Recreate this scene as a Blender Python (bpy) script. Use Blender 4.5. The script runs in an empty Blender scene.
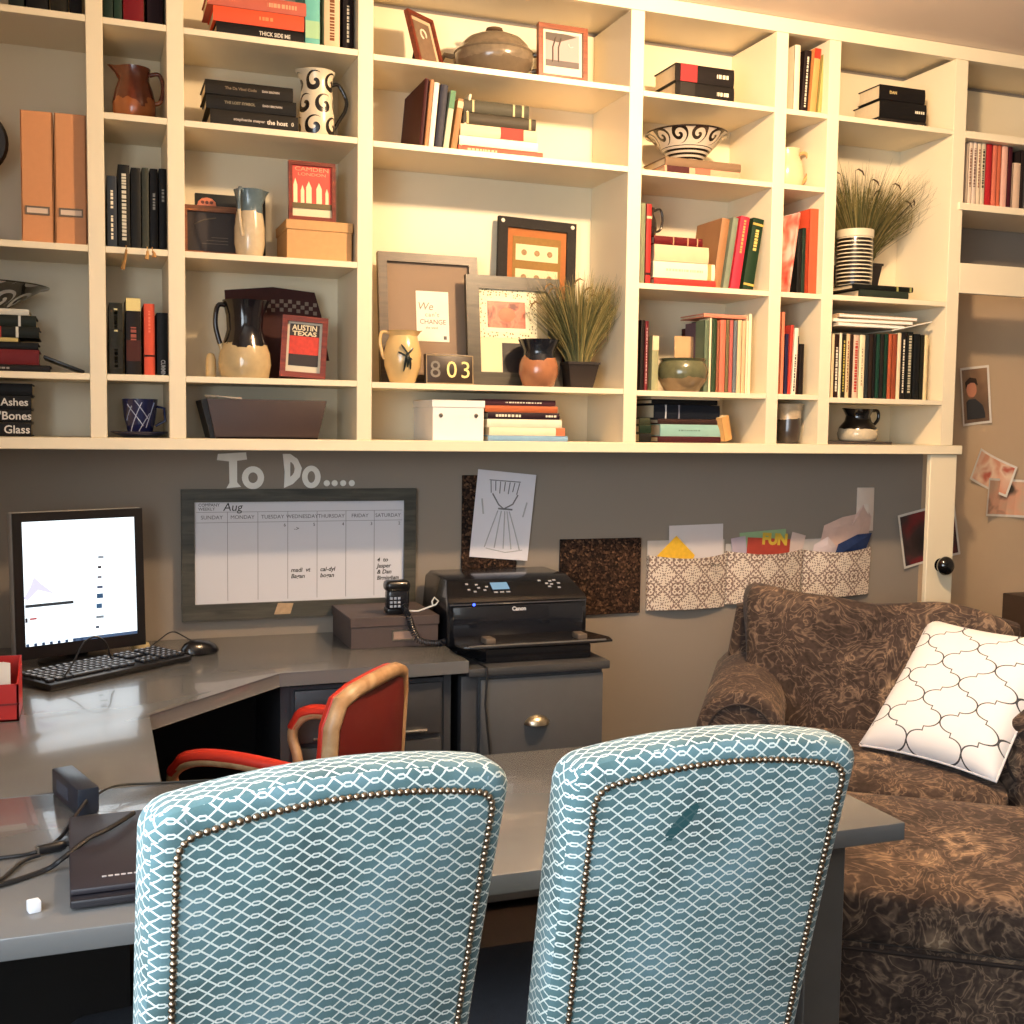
import bpy, bmesh, math, random
from mathutils import Vector, Matrix, Euler
random.seed(7)
C = bpy.context.scene
COL = C.collection
PI = math.pi
# ---------------------------------------------------------------- camera
CAM = Vector((0.0, 0.0, 1.41))
FX = 1147.5875
CF = Vector((0.3451729, 0.9356037, -0.0741716))
CR = Vector((0.9384546, -0.3451227, 0.0139010))
CU = Vector((0.0125925, 0.0744049, 0.9971486))
def at(px, py, x=None, y=None, z=None):
    """point of the room seen at a place of the photograph, on a plane of the room"""
    d = CF + CR * ((px - 512) / FX) + CU * ((512 - py) / FX)
    if y is not None: k = (y - CAM.y) / d.y
    elif x is not None: k = (x - CAM.x) / d.x
    else: k = (z - CAM.z) / d.z
    return CAM + d * k
cd = bpy.data.cameras.new('camera'); co = bpy.data.objects.new('camera', cd); COL.objects.link(co)
cd.sensor_width = 36; cd.lens = 36 * FX / 1024; cd.clip_start = 0.02
M4 = Matrix.Identity(4)
for i, v in enumerate((CR, CU, -CF)):
    for j in range(3): M4[j][i] = v[j]
co.matrix_world = Matrix.Translation(CAM) @ M4
C.camera = co
# ---------------------------------------------------------------- materials
def lin(c):
    r = []
    for v in c[:3]:
        v = v / 255.0
        r.append(v / 12.92 if v <= 0.04045 else ((v + 0.055) / 1.055) ** 2.4)
    return (r[0], r[1], r[2], 1.0)
class E:
    """tiny arithmetic on node sockets"""
    nt = None
    def __init__(s, v): s.v = v
    @staticmethod
    def op(o, *a):
        n = E.nt.nodes.new('ShaderNodeMath'); n.operation = o
        for i, x in enumerate(a):
            x = x.v if isinstance(x, E) else x
            if isinstance(x, (int, float)): n.inputs[i].default_value = x
            else: E.nt.links.new(x, n.inputs[i])
        return E(n.outputs[0])
    def __add__(s, o): return E.op('ADD', s, o)
    __radd__ = __add__
    def __sub__(s, o): return E.op('SUBTRACT', s, o)
    def __rsub__(s, o): return E.op('SUBTRACT', o, s)
    def __mul__(s, o): return E.op('MULTIPLY', s, o)
    __rmul__ = __mul__
    def __truediv__(s, o): return E.op('DIVIDE', s, o)
    def lt(s, o): return E.op('LESS_THAN', s, o)
    def gt(s, o): return E.op('GREATER_THAN', s, o)
    def abs(s): return E.op('ABSOLUTE', s)
    def frac(s): return E.op('FRACT', s)
    def sin(s): return E.op('SINE', s)
    def cos(s): return E.op('COSINE', s)
    def sqrt(s): return E.op('SQRT', s)
    def floor(s): return E.op('FLOOR', s)
    def min(s, o): return E.op('MINIMUM', s, o)
    def max(s, o): return E.op('MAXIMUM', s, o)
def hyp(a, b): return (a * a + b * b).sqrt()
def new_mat(name):
    m = bpy.data.materials.new(name); m.use_nodes = True
    nt = m.node_tree; b = nt.nodes['Principled BSDF']; E.nt = nt
    return m, nt, b
def setp(b, rough=0.6, metal=0.0, spec=0.5, coat=0.0, sheen=0.0):
    b.inputs['Roughness'].default_value = rough; b.inputs['Metallic'].default_value = metal
    b.inputs['Specular IOR Level'].default_value = spec
    b.inputs['Coat Weight'].default_value = coat
    b.inputs['Sheen Weight'].default_value = sheen
def coords(nt, kind='Object'):
    t = nt.nodes.new('ShaderNodeTexCoord'); return t.outputs[kind]
def xyz(nt, sock):
    s = nt.nodes.new('ShaderNodeSeparateXYZ'); nt.links.new(sock, s.inputs[0])
    return E(s.outputs[0]), E(s.outputs[1]), E(s.outputs[2])
def noise(nt, sock, scale, detail=3, dist=0.0, rough=0.5):
    n = nt.nodes.new('ShaderNodeTexNoise'); nt.links.new(sock, n.inputs['Vector'])
    n.inputs['Scale'].default_value = scale; n.inputs['Detail'].default_value = detail
    n.inputs['Distortion'].default_value = dist; n.inputs['Roughness'].default_value = rough
    return n
def mixc(nt, fac, a, b):
    n = nt.nodes.new('ShaderNodeMix'); n.data_type = 'RGBA'
    f = fac.v if isinstance(fac, E) else fac
    if isinstance(f, (int, float)): n.inputs[0].default_value = f
    else: nt.links.new(f, n.inputs[0])
    for v, k in ((a, 6), (b, 7)):
        if isinstance(v, tuple): n.inputs[k].default_value = v
        else: nt.links.new(v, n.inputs[k])
    return n.outputs[2]
def ramp(nt, sock, stops):
    n = nt.nodes.new('ShaderNodeValToRGB'); nt.links.new(sock.v if isinstance(sock, E) else sock, n.inputs[0])
    e = n.color_ramp.elements
    while len(e) < len(stops): e.new(0.5)
    for i, (p, c) in enumerate(stops): e[i].position = p; e[i].color = lin(c)
    return n.outputs[0]
def bump(nt, b, h, strength=0.3, dist=0.002):
    n = nt.nodes.new('ShaderNodeBump'); n.inputs['Strength'].default_value = strength; n.inputs['Distance'].default_value = dist
    nt.links.new(h.v if isinstance(h, E) else h, n.inputs['Height']); nt.links.new(n.outputs[0], b.inputs['Normal'])
MC = {}
def mat(c, rough=0.6, metal=0.0, spec=0.5, coat=0.0, var=0.12, scale=18, bmp=0.0, key=None):
    k = key or (tuple(c), rough, metal, spec, coat, var, scale, bmp)
    if k in MC: return MC[k]
    m, nt, b = new_mat('paint_%d_%d_%d' % tuple(c)); setp(b, rough, metal, spec, coat)
    n = noise(nt, coords(nt), scale, 4)
    lc = lin(c); lo = tuple(v * (1 - var) for v in lc[:3]) + (1,); hi = tuple(min(1, v * (1 + var)) for v in lc[:3]) + (1,)
    nt.links.new(mixc(nt, E(n.outputs[0]), lo, hi), b.inputs['Base Color'])
    if bmp: bump(nt, b, noise(nt, coords(nt), scale * 12, 3).outputs[0], bmp, 0.001)
    MC[k] = m; return m
def finish(nt, b, colsock): nt.links.new(colsock, b.inputs['Base Color'])

def m_wood(c1, c2, rough=0.45, scale=9, stretch=(1, 12, 12)):
    k = ('wood', c1, c2, rough, scale, stretch)
    if k in MC: return MC[k]
    m, nt, b = new_mat('wood'); setp(b, rough)
    mp = nt.nodes.new('ShaderNodeMapping'); nt.links.new(coords(nt), mp.inputs[0]); mp.inputs['Scale'].default_value = stretch
    n = noise(nt, mp.outputs[0], scale, 5, 0.6)
    finish(nt, b, ramp(nt, n.outputs[0], [(0.3, c1), (0.7, c2)])); bump(nt, b, n.outputs[0], 0.15)
    MC[k] = m; return m
def m_trellis():
    m, nt, b = new_mat('blue_trellis_fabric'); setp(b, 0.85, sheen=0.2, spec=0.2)
    u, v, _ = xyz(nt, coords(nt, 'UV'))
    w, h = 0.0302, 0.0153
    tri = ((u / (2 * w)).frac() - 0.5).abs() * 4.0 - 1.0
    g = tri.min(0.82).max(-0.82) * (1 / 0.82)
    # two families of waves that cross and make rings, hexagons and diamonds
    def fam(sg):
        t = (v + g * (sg * 0.64 * h)) / h + 0.5
        return ((t.frac() - 0.5).abs()) * h
    # steep parts of the wave must not grow thick
    slope = tri.abs().lt(0.82) * (0.64 * 2 / 0.82 * h / w)
    k = (slope * slope + 1.0).sqrt()
    d = fam(1).min(fam(-1)) / k
    line = d.lt(0.00102)
    n1 = noise(nt, coords(nt, 'UV'), 9, 3); n2 = noise(nt, coords(nt, 'UV'), 500, 2)
    blue = ramp(nt, n1.outputs[0], [(0.3, (72, 98, 100)), (0.5, (90, 122, 126)), (0.72, (112, 145, 154))])
    white = ramp(nt, n2.outputs[0], [(0.3, (196, 206, 200)), (0.7, (226, 232, 226))])
    blue2 = mixc(nt, E(n2.outputs[0]) * 0.35, blue, lin((46, 72, 76)))
    finish(nt, b, mixc(nt, line, blue2, white)); bump(nt, b, n2.outputs[0], 0.25, 0.0006)
    return m
def m_paisley():
    m, nt, b = new_mat('brown_paisley_fabric'); setp(b, 0.8, sheen=0.06, spec=0.25)
    uv = coords(nt)
    wn = noise(nt, uv, 4.0, 2)
    mx = nt.nodes.new('ShaderNodeVectorMath'); mx.operation = 'MULTIPLY_ADD'
    nt.links.new(wn.outputs['Color'], mx.inputs[0]); mx.inputs[1].default_value = (0.22, 0.22, 0.22); nt.links.new(uv, mx.inputs[2])
    vo = nt.nodes.new('ShaderNodeTexVoronoi'); nt.links.new(mx.outputs[0], vo.inputs['Vector']); vo.inputs['Scale'].default_value = 3.6
    dist = E(vo.outputs['Distance'])
    n_a = E(noise(nt, uv, 22, 5, 1.5, 0.65).outputs[0])
    ring = ((dist * 30.0 + n_a * 4.0).sin() * 0.5 + 0.5) * ((0.50 - dist) * 2.6).max(0.0).min(1.0)
    curl = 1.0 - ((E(noise(nt, mx.outputs[0], 13, 2, 2.6).outputs[0]) - 0.5).abs() * 16.0).min(1.0)
    vo2 = nt.nodes.new('ShaderNodeTexVoronoi'); nt.links.new(uv, vo2.inputs['Vector']); vo2.inputs['Scale'].default_value = 75
    spk = E(vo2.outputs['Distance']).min(1.0)
    big = E(noise(nt, uv, 3.2, 3, 0.8).outputs[0])
    f = ring * 0.30 + curl * 0.22 + n_a * 0.36 + big * 0.46 + spk * 0.10 - 0.12
    colr = ramp(nt, f, [(0.20, (34, 26, 23)), (0.38, (66, 53, 46)), (0.52, (100, 83, 70)), (0.68, (144, 120, 97)), (0.88, (184, 160, 132))])
    finish(nt, b, colr); bump(nt, b, f, 0.5, 0.004)
    return m
def m_quatrefoil():
    m, nt, b = new_mat('white_quatrefoil_fabric'); setp(b, 0.8, spec=0.2, sheen=0.1)
    u, v, _ = xyz(nt, coords(nt, 'UV'))
    w, h = 0.172, 0.148
    fx = (((u / w + 0.13).frac() - 0.5).abs()) * w       # 0 .. w/2
    fy = (((v / h + 0.31).frac() - 0.5).abs()) * h
    rx, ry = w * 0.25, h * 0.205
    def ell(cx, cy):
        a = (fx - cx) / rx; c = (fy - cy) / ry
        return ((hyp(a, c) - 1.0).abs()) * ry
    right = fx.gt(w / 4)
    e = right * ell(w / 4, 0.0) + (1.0 - right) * ell(w / 4, h / 2)
    seg = (fx - w / 4).abs().max(((fy - h / 4).abs() - (h / 4 - ry)).max(0.0))
    d = e.min(seg)
    n2 = noise(nt, coords(nt, 'UV'), 300, 2)
    finish(nt, b, mixc(nt, d.lt(0.0017), lin((238, 238, 240)), lin((70, 72, 76)))); bump(nt, b, n2.outputs[0], 0.15, 0.0006)
    return m
def m_tile():
    m, nt, b = new_mat('ornament_print_card'); setp(b, 0.7)
    u, v, _ = xyz(nt, coords(nt, 'UV'))
    s = 0.105
    fx = (((u / s).frac() - 0.5).abs()) * s; fy = (((v / s + 0.28).frac() - 0.5).abs()) * s
    r1 = hyp(fx, fy); r2 = hyp(fx - s / 2, fy - s / 2)
    q = (((fx - s * 0.25).abs() - s * 0.1).abs()).min(((fy - s * 0.25).abs() - s * 0.1).abs())
    l1 = ((r1 * 340.0).sin() * ((fx - fy).abs() * 420.0).cos()).gt(0.42)
    l2 = ((r2 * 330.0).sin()).gt(0.72)
    dia = ((fx + fy - s * 0.5).abs()).lt(0.0022)
    flo = ((fx * 330.0).sin() * (fy * 330.0).sin()).gt(0.45)
    l = l1.max(l2 * r2.lt(s * 0.3)).max(dia).max(flo * r1.gt(s * 0.3))
    finish(nt, b, mixc(nt, l, lin((232, 216, 196)), lin((136, 110, 96))))
    return m
def m_spiral(scale_a=7.0, cell=0.045, c1=(226, 214, 190), c2=(22, 18, 16), freq=460.0, zb=None):
    """painted scrolls around a pot"""
    m, nt, b = new_mat('spiral_glaze'); setp(b, 0.25, coat=0.3)
    x, y, z = xyz(nt, coords(nt))
    ang = E.op('ARCTAN2', y, x)
    u = ang * (scale_a / (2 * PI)); v = z / cell
    row = v.floor()
    fu = ((u + row * 0.5).frac() - 0.5) * cell; fv = (v.frac() - 0.5) * cell
    r = hyp(fu, fv); th = E.op('ARCTAN2', fv, fu)
    sp = (th + r * freq).sin().gt(0.1) * r.lt(cell * 0.47)
    if zb: sp = z.gt(zb) * sp + z.lt(zb) * ((z / .012).frac().lt(.5))
    finish(nt, b, mixc(nt, sp, lin(c1), lin(c2)))
    return m
def m_zsplit(c_top, c_bot, z0, wob=0.02, rough=0.25, third=None):
    """glaze dipped to a height: top colour and clay colour"""
    m, nt, b = new_mat('dipped_glaze'); setp(b, rough, coat=0.25)
    o = coords(nt); x, y, z = xyz(nt, o)
    n = E(noise(nt, o, 22, 3).outputs[0]); n2 = E(noise(nt, o, 60, 4).outputs[0])
    f = (z + (n - 0.5) * (wob * 2)).gt(z0)
    cb = mixc(nt, n2, lin(tuple(int(v * .88) for v in c_bot)), lin(c_bot))
    ct = mixc(nt, n2, lin(tuple(int(v * .7) for v in c_top)), lin(c_top))
    finish(nt, b, mixc(nt, f, cb, ct)); return m
def m_bands(c1, c2, period, duty=0.4, z1=9.0, off=0.0):
    m, nt, b = new_mat('banded_glaze'); setp(b, 0.2, coat=0.4)
    x, y, z = xyz(nt, coords(nt))
    f = ((z + off) / period).frac().lt(duty).max(z.gt(z1))
    finish(nt, b, mixc(nt, f, lin(c2), lin(c1))); return m
def m_cork():
    m, nt, b = new_mat('dark_cork'); setp(b, 0.9, spec=0.2)
    o = coords(nt); vo = nt.nodes.new('ShaderNodeTexVoronoi'); nt.links.new(o, vo.inputs['Vector']); vo.inputs['Scale'].default_value = 150
    s = nt.nodes.new('ShaderNodeSeparateColor'); nt.links.new(vo.outputs['Color'], s.inputs[0])
    finish(nt, b, ramp(nt, s.outputs[0], [(0.1, (22, 16, 13)), (0.6, (48, 33, 25)), (0.88, (76, 54, 40)), (1.0, (110, 82, 60))]))
    bump(nt, b, vo.outputs['Distance'], 0.6, 0.003); return m
def m_emit(c, s):
    k = ('em', c, s)
    if k in MC: return MC[k]
    m, nt, b = new_mat('lit_screen'); setp(b, 0.3)
    b.inputs['Base Color'].default_value = (0.01, 0.01, 0.01, 1)
    b.inputs['Emission Color'].default_value = lin(c); b.inputs['Emission Strength'].default_value = s
    MC[k] = m; return m
WHITE = mat((234, 219, 187), 0.38, var=0.03, scale=5)
WALLP = mat((143, 132, 119), 0.75, var=0.05, scale=4, bmp=0.15)
NOOKP = mat((192, 166, 134), 0.75, var=0.06, scale=5, bmp=0.15)
CEILP = mat((240, 220, 200), 0.85, var=0.03, scale=3, bmp=0.15)
def m_desk():
    m, nt, b = new_mat('grey_gloss_paint'); setp(b, 0.26, spec=0.6, coat=0.35)
    o = coords(nt); n = noise(nt, o, 6, 4); n3 = noise(nt, o, 2.2, 3)
    sc = noise(nt, o, 55, 6, 0, 0.75)
    base = mixc(nt, E(n.outputs[0]), lin((102, 103, 104)), lin((116, 116, 115)))
    f = E(sc.outputs[0]).gt(0.76)
    finish(nt, b, mixc(nt, f, base, lin((190, 188, 182))))
    r = E(n3.outputs[0]) * 0.12 + 0.18
    nt.links.new(r.v, b.inputs['Roughness'])
    bump(nt, b, noise(nt, o, 30, 3).outputs[0], 0.06, 0.001)
    return m
DESK = m_desk()
DESKD = mat((64, 66, 70), 0.4, var=0.08, scale=8)
BLACK = mat((20, 20, 22), 0.32, var=0.1)
BLACKM = mat((26, 25, 26), 0.6, var=0.15)
GLOSS = mat((12, 12, 14), 0.12, coat=0.5, var=0.1)
PAPER = mat((236, 232, 222), 0.8, var=0.03)
PAGE = mat((214, 190, 152), 0.85, var=0.12, scale=60)
INK = mat((30, 28, 28), 0.7)
METAL = mat((190, 186, 178), 0.25, metal=1.0, var=0.05)
BRASS = mat((158, 140, 120), 0.28, metal=1.0, var=0.15, scale=80)
# ---------------------------------------------------------------- mesh building
class MB:
    def __init__(s): s.bm = bmesh.new()
    def _xf(s, vs, rot, loc):
        M = Matrix.Translation(Vector(loc)) @ (rot.to_matrix().to_4x4() if isinstance(rot, Euler) else (rot if rot else Matrix.Identity(4)))
        for v in vs: v.co = M @ v.co
    def box(s, x0, x1, y0, y1, z0, z1, bev=0.0, seg=2, rot=None, piv=(0, 0, 0)):
        vs = [s.bm.verts.new((x, y, z)) for x in (x0, x1) for y in (y0, y1) for z in (z0, z1)]
        idx = ((0, 1, 3, 2), (4, 6, 7, 5), (0, 4, 5, 1), (2, 3, 7, 6), (0, 2, 6, 4), (1, 5, 7, 3))
        fs = [s.bm.faces.new([vs[i] for i in f]) for f in idx]
        if bev > 0:
            es = list({e for f in fs for e in f.edges})
            r = bmesh.ops.bevel(s.bm, geom=es, offset=bev, segments=seg, profile=0.5, affect='EDGES', clamp_overlap=True)
            vs = list({v for f in r['faces'] for v in f.verts} | {v for v in vs if v.is_valid})
        if rot is not None:
            M = Matrix.Translation(Vector(piv)) @ rot.to_matrix().to_4x4() @ Matrix.Translation(-Vector(piv))
            for v in vs: v.co = M @ v.co
        return s
    def lathe(s, prof, seg=28, loc=(0, 0, 0), rot=None, sx=1.0, sy=1.0, fn=None):
        rings = []; allv = []
        for r, z in prof:
            if r < 1e-6: ring = [s.bm.verts.new((0, 0, z))]
            else: ring = [s.bm.verts.new((r * sx * math.cos(2 * PI * i / seg), r * sy * math.sin(2 * PI * i / seg), z)) for i in range(seg)]
            rings.append(ring); allv += ring
        for a, b in zip(rings, rings[1:]):
            for i in range(seg):
                j = (i + 1) % seg
                if len(a) == 1 and len(b) == 1: continue
                if len(a) == 1: s.bm.faces.new((a[0], b[j], b[i]))
                elif len(b) == 1: s.bm.faces.new((a[i], a[j], b[0]))
                else: s.bm.faces.new((a[i], a[j], b[j], b[i]))
        if fn:
            for v in allv: v.co = fn(v.co)
        s._xf(allv, rot, loc); return s
    def tube(s, pts, r, seg=8, caps=True, flat=1.0):
        pts = [Vector(p) for p in pts]; rs = r if isinstance(r, (list, tuple)) else [r] * len(pts)
        n = None; rings = []
        for i, p in enumerate(pts):
            t = (pts[min(i + 1, len(pts) - 1)] - pts[max(i - 1, 0)])
            if t.length < 1e-9: t = Vector((0, 0, 1))
            t.normalize()
            if n is None:
                n = t.orthogonal().normalized()
            n = (n - t * n.dot(t))
            if n.length < 1e-6: n = t.orthogonal()
            n.normalize(); b = t.cross(n)
            rings.append([s.bm.verts.new(p + (n * math.cos(2 * PI * k / seg) + b * math.sin(2 * PI * k / seg) * flat) * rs[i]) for k in range(seg)])
        for a, b in zip(rings, rings[1:]):
            for k in range(seg): s.bm.faces.new((a[k], a[(k + 1) % seg], b[(k + 1) % seg], b[k]))
        if caps:
            s.bm.faces.new(list(reversed(rings[0]))); s.bm.faces.new(rings[-1])
        return s
    def prism(s, poly, y0, y1, plane='XZ', bev=0.0):
        def P(a, b, c): return (a, c, b) if plane == 'XZ' else ((a, b, c) if plane == 'XY' else (c, a, b))
        A = [s.bm.verts.new(P(a, b, y0)) for a, b in poly]; B = [s.bm.verts.new(P(a, b, y1)) for a, b in poly]
        n = len(poly); fs = [s.bm.faces.new(A), s.bm.faces.new(list(reversed(B)))]
        for i in range(n): fs.append(s.bm.faces.new((A[i], B[i], B[(i + 1) % n], A[(i + 1) % n])))
        if bev > 0:
            es = [e for e in set(fs[0].edges) | set(fs[1].edges)]
            bmesh.ops.bevel(s.bm, geom=es, offset=bev, segments=2, profile=0.5, affect='EDGES', clamp_overlap=True)
        return s
    def quad(s, pts):
        s.bm.faces.new([s.bm.verts.new(p) for p in pts]); return s
    def slab(s, poly, thick, rnd, lean=None, steps=5):
        """thick rounded board: outline in XZ, thickness along +Y, rounded edges"""
        n = len(poly); P = [Vector((a, b)) for a, b in poly]; N = []
        area = sum(P[i].x * P[(i + 1) % n].y - P[(i + 1) % n].x * P[i].y for i in range(n))
        sg = 1 if area > 0 else -1
        for i in range(n):
            t = (P[(i + 1) % n] - P[i - 1]).normalized(); N.append(Vector((-t.y, t.x)) * sg)
        lv = []
        for k in range(steps + 1):
            a = PI / 2 * k / steps; lv.append((rnd * (1 - math.sin(a)), rnd * (1 - math.cos(a))))
        lv += [(o, thick - y) for o, y in reversed(lv)]
        rings = [[s.bm.verts.new((P[i].x + N[i].x * o, y, P[i].y + N[i].y * o)) for i in range(n)] for o, y in lv]
        for a, b in zip(rings, rings[1:]):
            for i in range(n): s.bm.faces.new((a[i], a[(i + 1) % n], b[(i + 1) % n], b[i]))
        for ring, rev in ((rings[0], True), (rings[-1], False)):
            c = s.bm.verts.new(sum((v.co for v in ring), Vector()) / n)
            for i in range(n):
                s.bm.faces.new((ring[i], ring[(i + 1) % n], c))
        if lean:
            for v in s.bm.verts: v.co = lean(v.co)
        return s
    def build(s, name, m, parent=None, loc=None, rot=None, smooth=38, uvs=True):
        me = bpy.data.meshes.new(name)
        bmesh.ops.recalc_face_normals(s.bm, faces=s.bm.faces[:])
        if uvs:
            L = s.bm.loops.layers.uv.new('uv')
            for f in s.bm.faces:
                nn = f.normal; ax = max(range(3), key=lambda i: abs(nn[i]))
                for l in f.loops:
                    c = l.vert.co
                    l[L].uv = (c.y, c.z) if ax == 0 else ((c.x, c.z) if ax == 1 else (c.x, c.y))
        s.bm.to_mesh(me); s.bm.free()
        me.materials.append(m)
        if smooth:
            me.shade_smooth(); me.set_sharp_from_angle(angle=math.radians(smooth))
        o = bpy.data.objects.new(name, me); COL.objects.link(o)
        if parent is not None: o.parent = parent
        if loc is not None: o.location = loc
        if rot is not None: o.rotation_euler = rot
        return o
def tag(o, label=None, cat=None, group=None, kind=None):
    if label: o['label'] = label
    if cat: o['category'] = cat
    if group: o['group'] = group
    if kind: o['kind'] = kind
    return o
def thing(name, label, cat, loc=(0, 0, 0), rot=(0, 0, 0), group=None):
    o = bpy.data.objects.new(name, None); COL.objects.link(o); o.empty_display_size = 0.05
    o.location = loc; o.rotation_euler = rot
    return tag(o, label, cat, group)
def text_mesh(s, size, bold=0.0, align='LEFT', ext=0.0003, shear=0.0, sp=1.0):
    cu = bpy.data.curves.new('t', 'FONT'); cu.body = s; cu.size = size; cu.align_x = align; cu.align_y = 'CENTER'
    cu.extrude = ext; cu.offset = bold; cu.shear = shear; cu.space_character = sp; cu.resolution_u = 3
    ob = bpy.data.objects.new('t', cu); COL.objects.link(ob)
    dg = bpy.context.evaluated_depsgraph_get(); dg.update()
    me = bpy.data.meshes.new_from_object(ob.evaluated_get(dg)); bpy.data.objects.remove(ob); bpy.data.curves.remove(cu)
    return me
ROT_FRONT = Matrix(((1, 0, 0), (0, 0, -1), (0, 1, 0)))          # text stands up, faces -y
ROT_SPINE = Matrix(((0, 1, 0), (0, 0, -1), (-1, 0, 0)))         # runs down a spine, faces -y
def text(s, size, m, parent, loc, R=ROT_FRONT, name='lettering', width=None, **k):
    me = text_mesh(s, size, **k); me.materials.clear(); me.materials.append(m)
    if width:
        xs = [v.co.x for v in me.vertices]; w0 = max(xs) - min(xs)
        for v in me.vertices: v.co.x *= width / w0
    o = bpy.data.objects.new(name, me); COL.objects.link(o); o.parent = parent
    o.matrix_local = Matrix.Translation(Vector(loc)) @ (R.to_4x4())
    return o
# ---------------------------------------------------------------- room shell
YF, YW, ZC = 3.30, 3.594, 2.747
XL, XR, YB = -0.62, 4.30, -1.60
def struct(name, mb, m, parent=None):
    o = mb.build(name, m, parent); 
    if parent is None: tag(o, kind='structure')
    return o
m_floor = m_wood((24, 18, 15), (36, 27, 21), 0.5, 5, (12, 1, 12))
struct('floor', MB().box(XL - .1, XR + .1, YB - .1, YW + .1, -0.05, 0.0), m_floor)
struct('ceiling', MB().box(XL - .1, XR + .1, YB - .1, YW + .1, ZC, ZC + .05), CEILP)
struct('wall_back', MB().box(XL - .1, XR + .1, YW, YW + .06, 0, ZC), WALLP)
struct('wall_right', MB().box(XR, XR + .06, YB, YW, 0, ZC), WALLP)
# walls with window openings
wl = MB(); y0, y1, z0, z1 = -1.35, 1.35, 0.92, 2.25
for a in ((YB, y0, 0, ZC), (y1, YW, 0, ZC), (y0, y1, 0, z0), (y0, y1, z1, ZC)): wl.box(XL - .1, XL, a[0], a[1], a[2], a[3])
struct('wall_left', wl, WALLP)
wn = MB()
for a in ((y0, y0 + .05, z0, z1), (y1 - .05, y1, z0, z1), (y0, y1, z0, z0 + .05), (y0, y1, z1 - .05, z1), ((y0 + y1) / 2 - .02, (y0 + y1) / 2 + .02, z0, z1), (y0, y1, (z0 + z1) / 2 - .015, (z0 + z1) / 2 + .015)):
    wn.box(XL - .07, XL - .02, a[0], a[1], a[2], a[3])
struct('window_1', wn, WHITE)
wr = MB(); x0, x1, z0r, z1r = -0.45, 0.95, 0.9, 2.2
for a in ((XL, x0, 0, ZC), (x1, XR, 0, ZC), (x0, x1, 0, z0r), (x0, x1, z1r, ZC)): wr.box(a[0], a[1], YB - .1, YB, a[2], a[3])
struct('wall_front', wr, WALLP)
wn = MB()
for a in ((x0, x0 + .05, z0r, z1r), (x1 - .05, x1, z0r, z1r), (x0, x1, z0r, z0r + .05), (x0, x1, z1r - .05, z1r), ((x0 + x1) / 2 - .02, (x0 + x1) / 2 + .02, z0r, z1r)):
    wn.box(a[0], a[1], YB - .07, YB - .02, a[2], a[3])
struct('rear_fill_window', wn, WHITE)  # unseen rear window, added to go with the weak fill light
# ---------------------------------------------------------------- light
def area(name, loc, target, sx, sy, col, power):
    l = bpy.data.lights.new(name, 'AREA'); l.shape = 'RECTANGLE'; l.size = sx; l.size_y = sy; l.color = col; l.energy = power
    o = bpy.data.objects.new(name, l); COL.objects.link(o); o.location = loc
    o.rotation_euler = (Vector(target) - Vector(loc)).to_track_quat('-Z', 'Y').to_euler(); return o
area('daylight_left', (XL - .12, 0.0, 1.6), (XL + 1, 0.0, 1.45), 2.6, 1.25, (0.80, 0.90, 1.0), 84)
area('rear_fill', (0.25, YB - .12, 1.6), (0.25, 0, 1.45), 1.3, 1.2, (0.86, 0.94, 1.0), 6)  # weak fill from behind, added to brighten the chair backs facing the camera
pl = bpy.data.lights.new('ceiling_lamp_light', 'POINT'); pl.energy = 94; pl.color = (1.0, 0.715, 0.44); pl.shadow_soft_size = 0.045
po = bpy.data.objects.new('ceiling_lamp_light', pl); COL.objects.link(po); po.location = (1.60, 2.15, 2.65)
w = bpy.data.worlds.new('World'); C.world = w; w.use_nodes = True
w.node_tree.nodes['Background'].inputs[0].default_value = (0.75, 0.88, 1.0, 1); w.node_tree.nodes['Background'].inputs[1].default_value = 0.2
C.view_settings.view_transform = 'Standard'; C.view_settings.look = 'None'; C.view_settings.gamma = 1.0; C.view_settings.use_curve_mapping = False
C.view_settings.exposure = 0.60
# ---------------------------------------------------------------- bookcase
PX = [(0.0046, 0.0474), (0.2086, 0.2532), (0.7317, 0.7762), (1.5878, 1.6345), (2.1107, 2.1559), (2.3150, 2.3600), (2.8333, 2.8864)]
ZA, ZB, ZCs, ZD, ZR = 2.473, 2.228, 1.877, 1.537, 1.365
bc = thing('bookcase', 'cream built-in bookcase of open cubbies across the wall above the desk', 'bookcase', (0, YF, 1.333))
def bp(mb, name, m=WHITE): return mb.build(name, m, bc, loc=(0, -YF, -1.333))
bp(MB().box(XL, 2.8864, YW - .014, YW - .002, 1.34, 2.70), 'back_panel')
bp(MB().box(2.8864, XR, YW - .014, YW - .002, 2.20, 2.70), 'back_panel')
for a, b in PX: bp(MB().box(a, b, YF, YW - .014, 1.365, 2.70, 0.0012, 1), 'post')
bp(MB().box(XL, 2.925, YF - .006, YW - .014, 1.333, 1.365, 0.0015, 1), 'bottom_rail')
bp(MB().box(XL, XR, YF - .002, YF + .022, 2.70, ZC - .001, 0.001, 1), 'top_rail')
bp(MB().box(XL, XR, YF + .022, YW - .002, 2.715, ZC - .001), 'top_board')
def shelf(x0, x1, z, th=0.0175): bp(MB().box(x0, x1, YF + .001, YW - .014, z - th, z, 0.001, 1), 'shelf')
for xa, xb in ((XL, PX[0][0]), (PX[0][1], PX[1][0]), (PX[1][1], PX[2][0])):
    for z in (ZA, ZB, ZCs, ZD):
        if xa == XL and z == ZB: continue
        shelf(xa, xb, z)
for z in (2.467, 2.2245, 1.5344): shelf(PX[2][1], PX[3][0], z)
for xa, xb in ((PX[3][1], PX[4][0]), (PX[4][1], PX[5][0])):
    for z in (2.461, 2.220, 1.868, 1.531): shelf(xa, xb, z)
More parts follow.
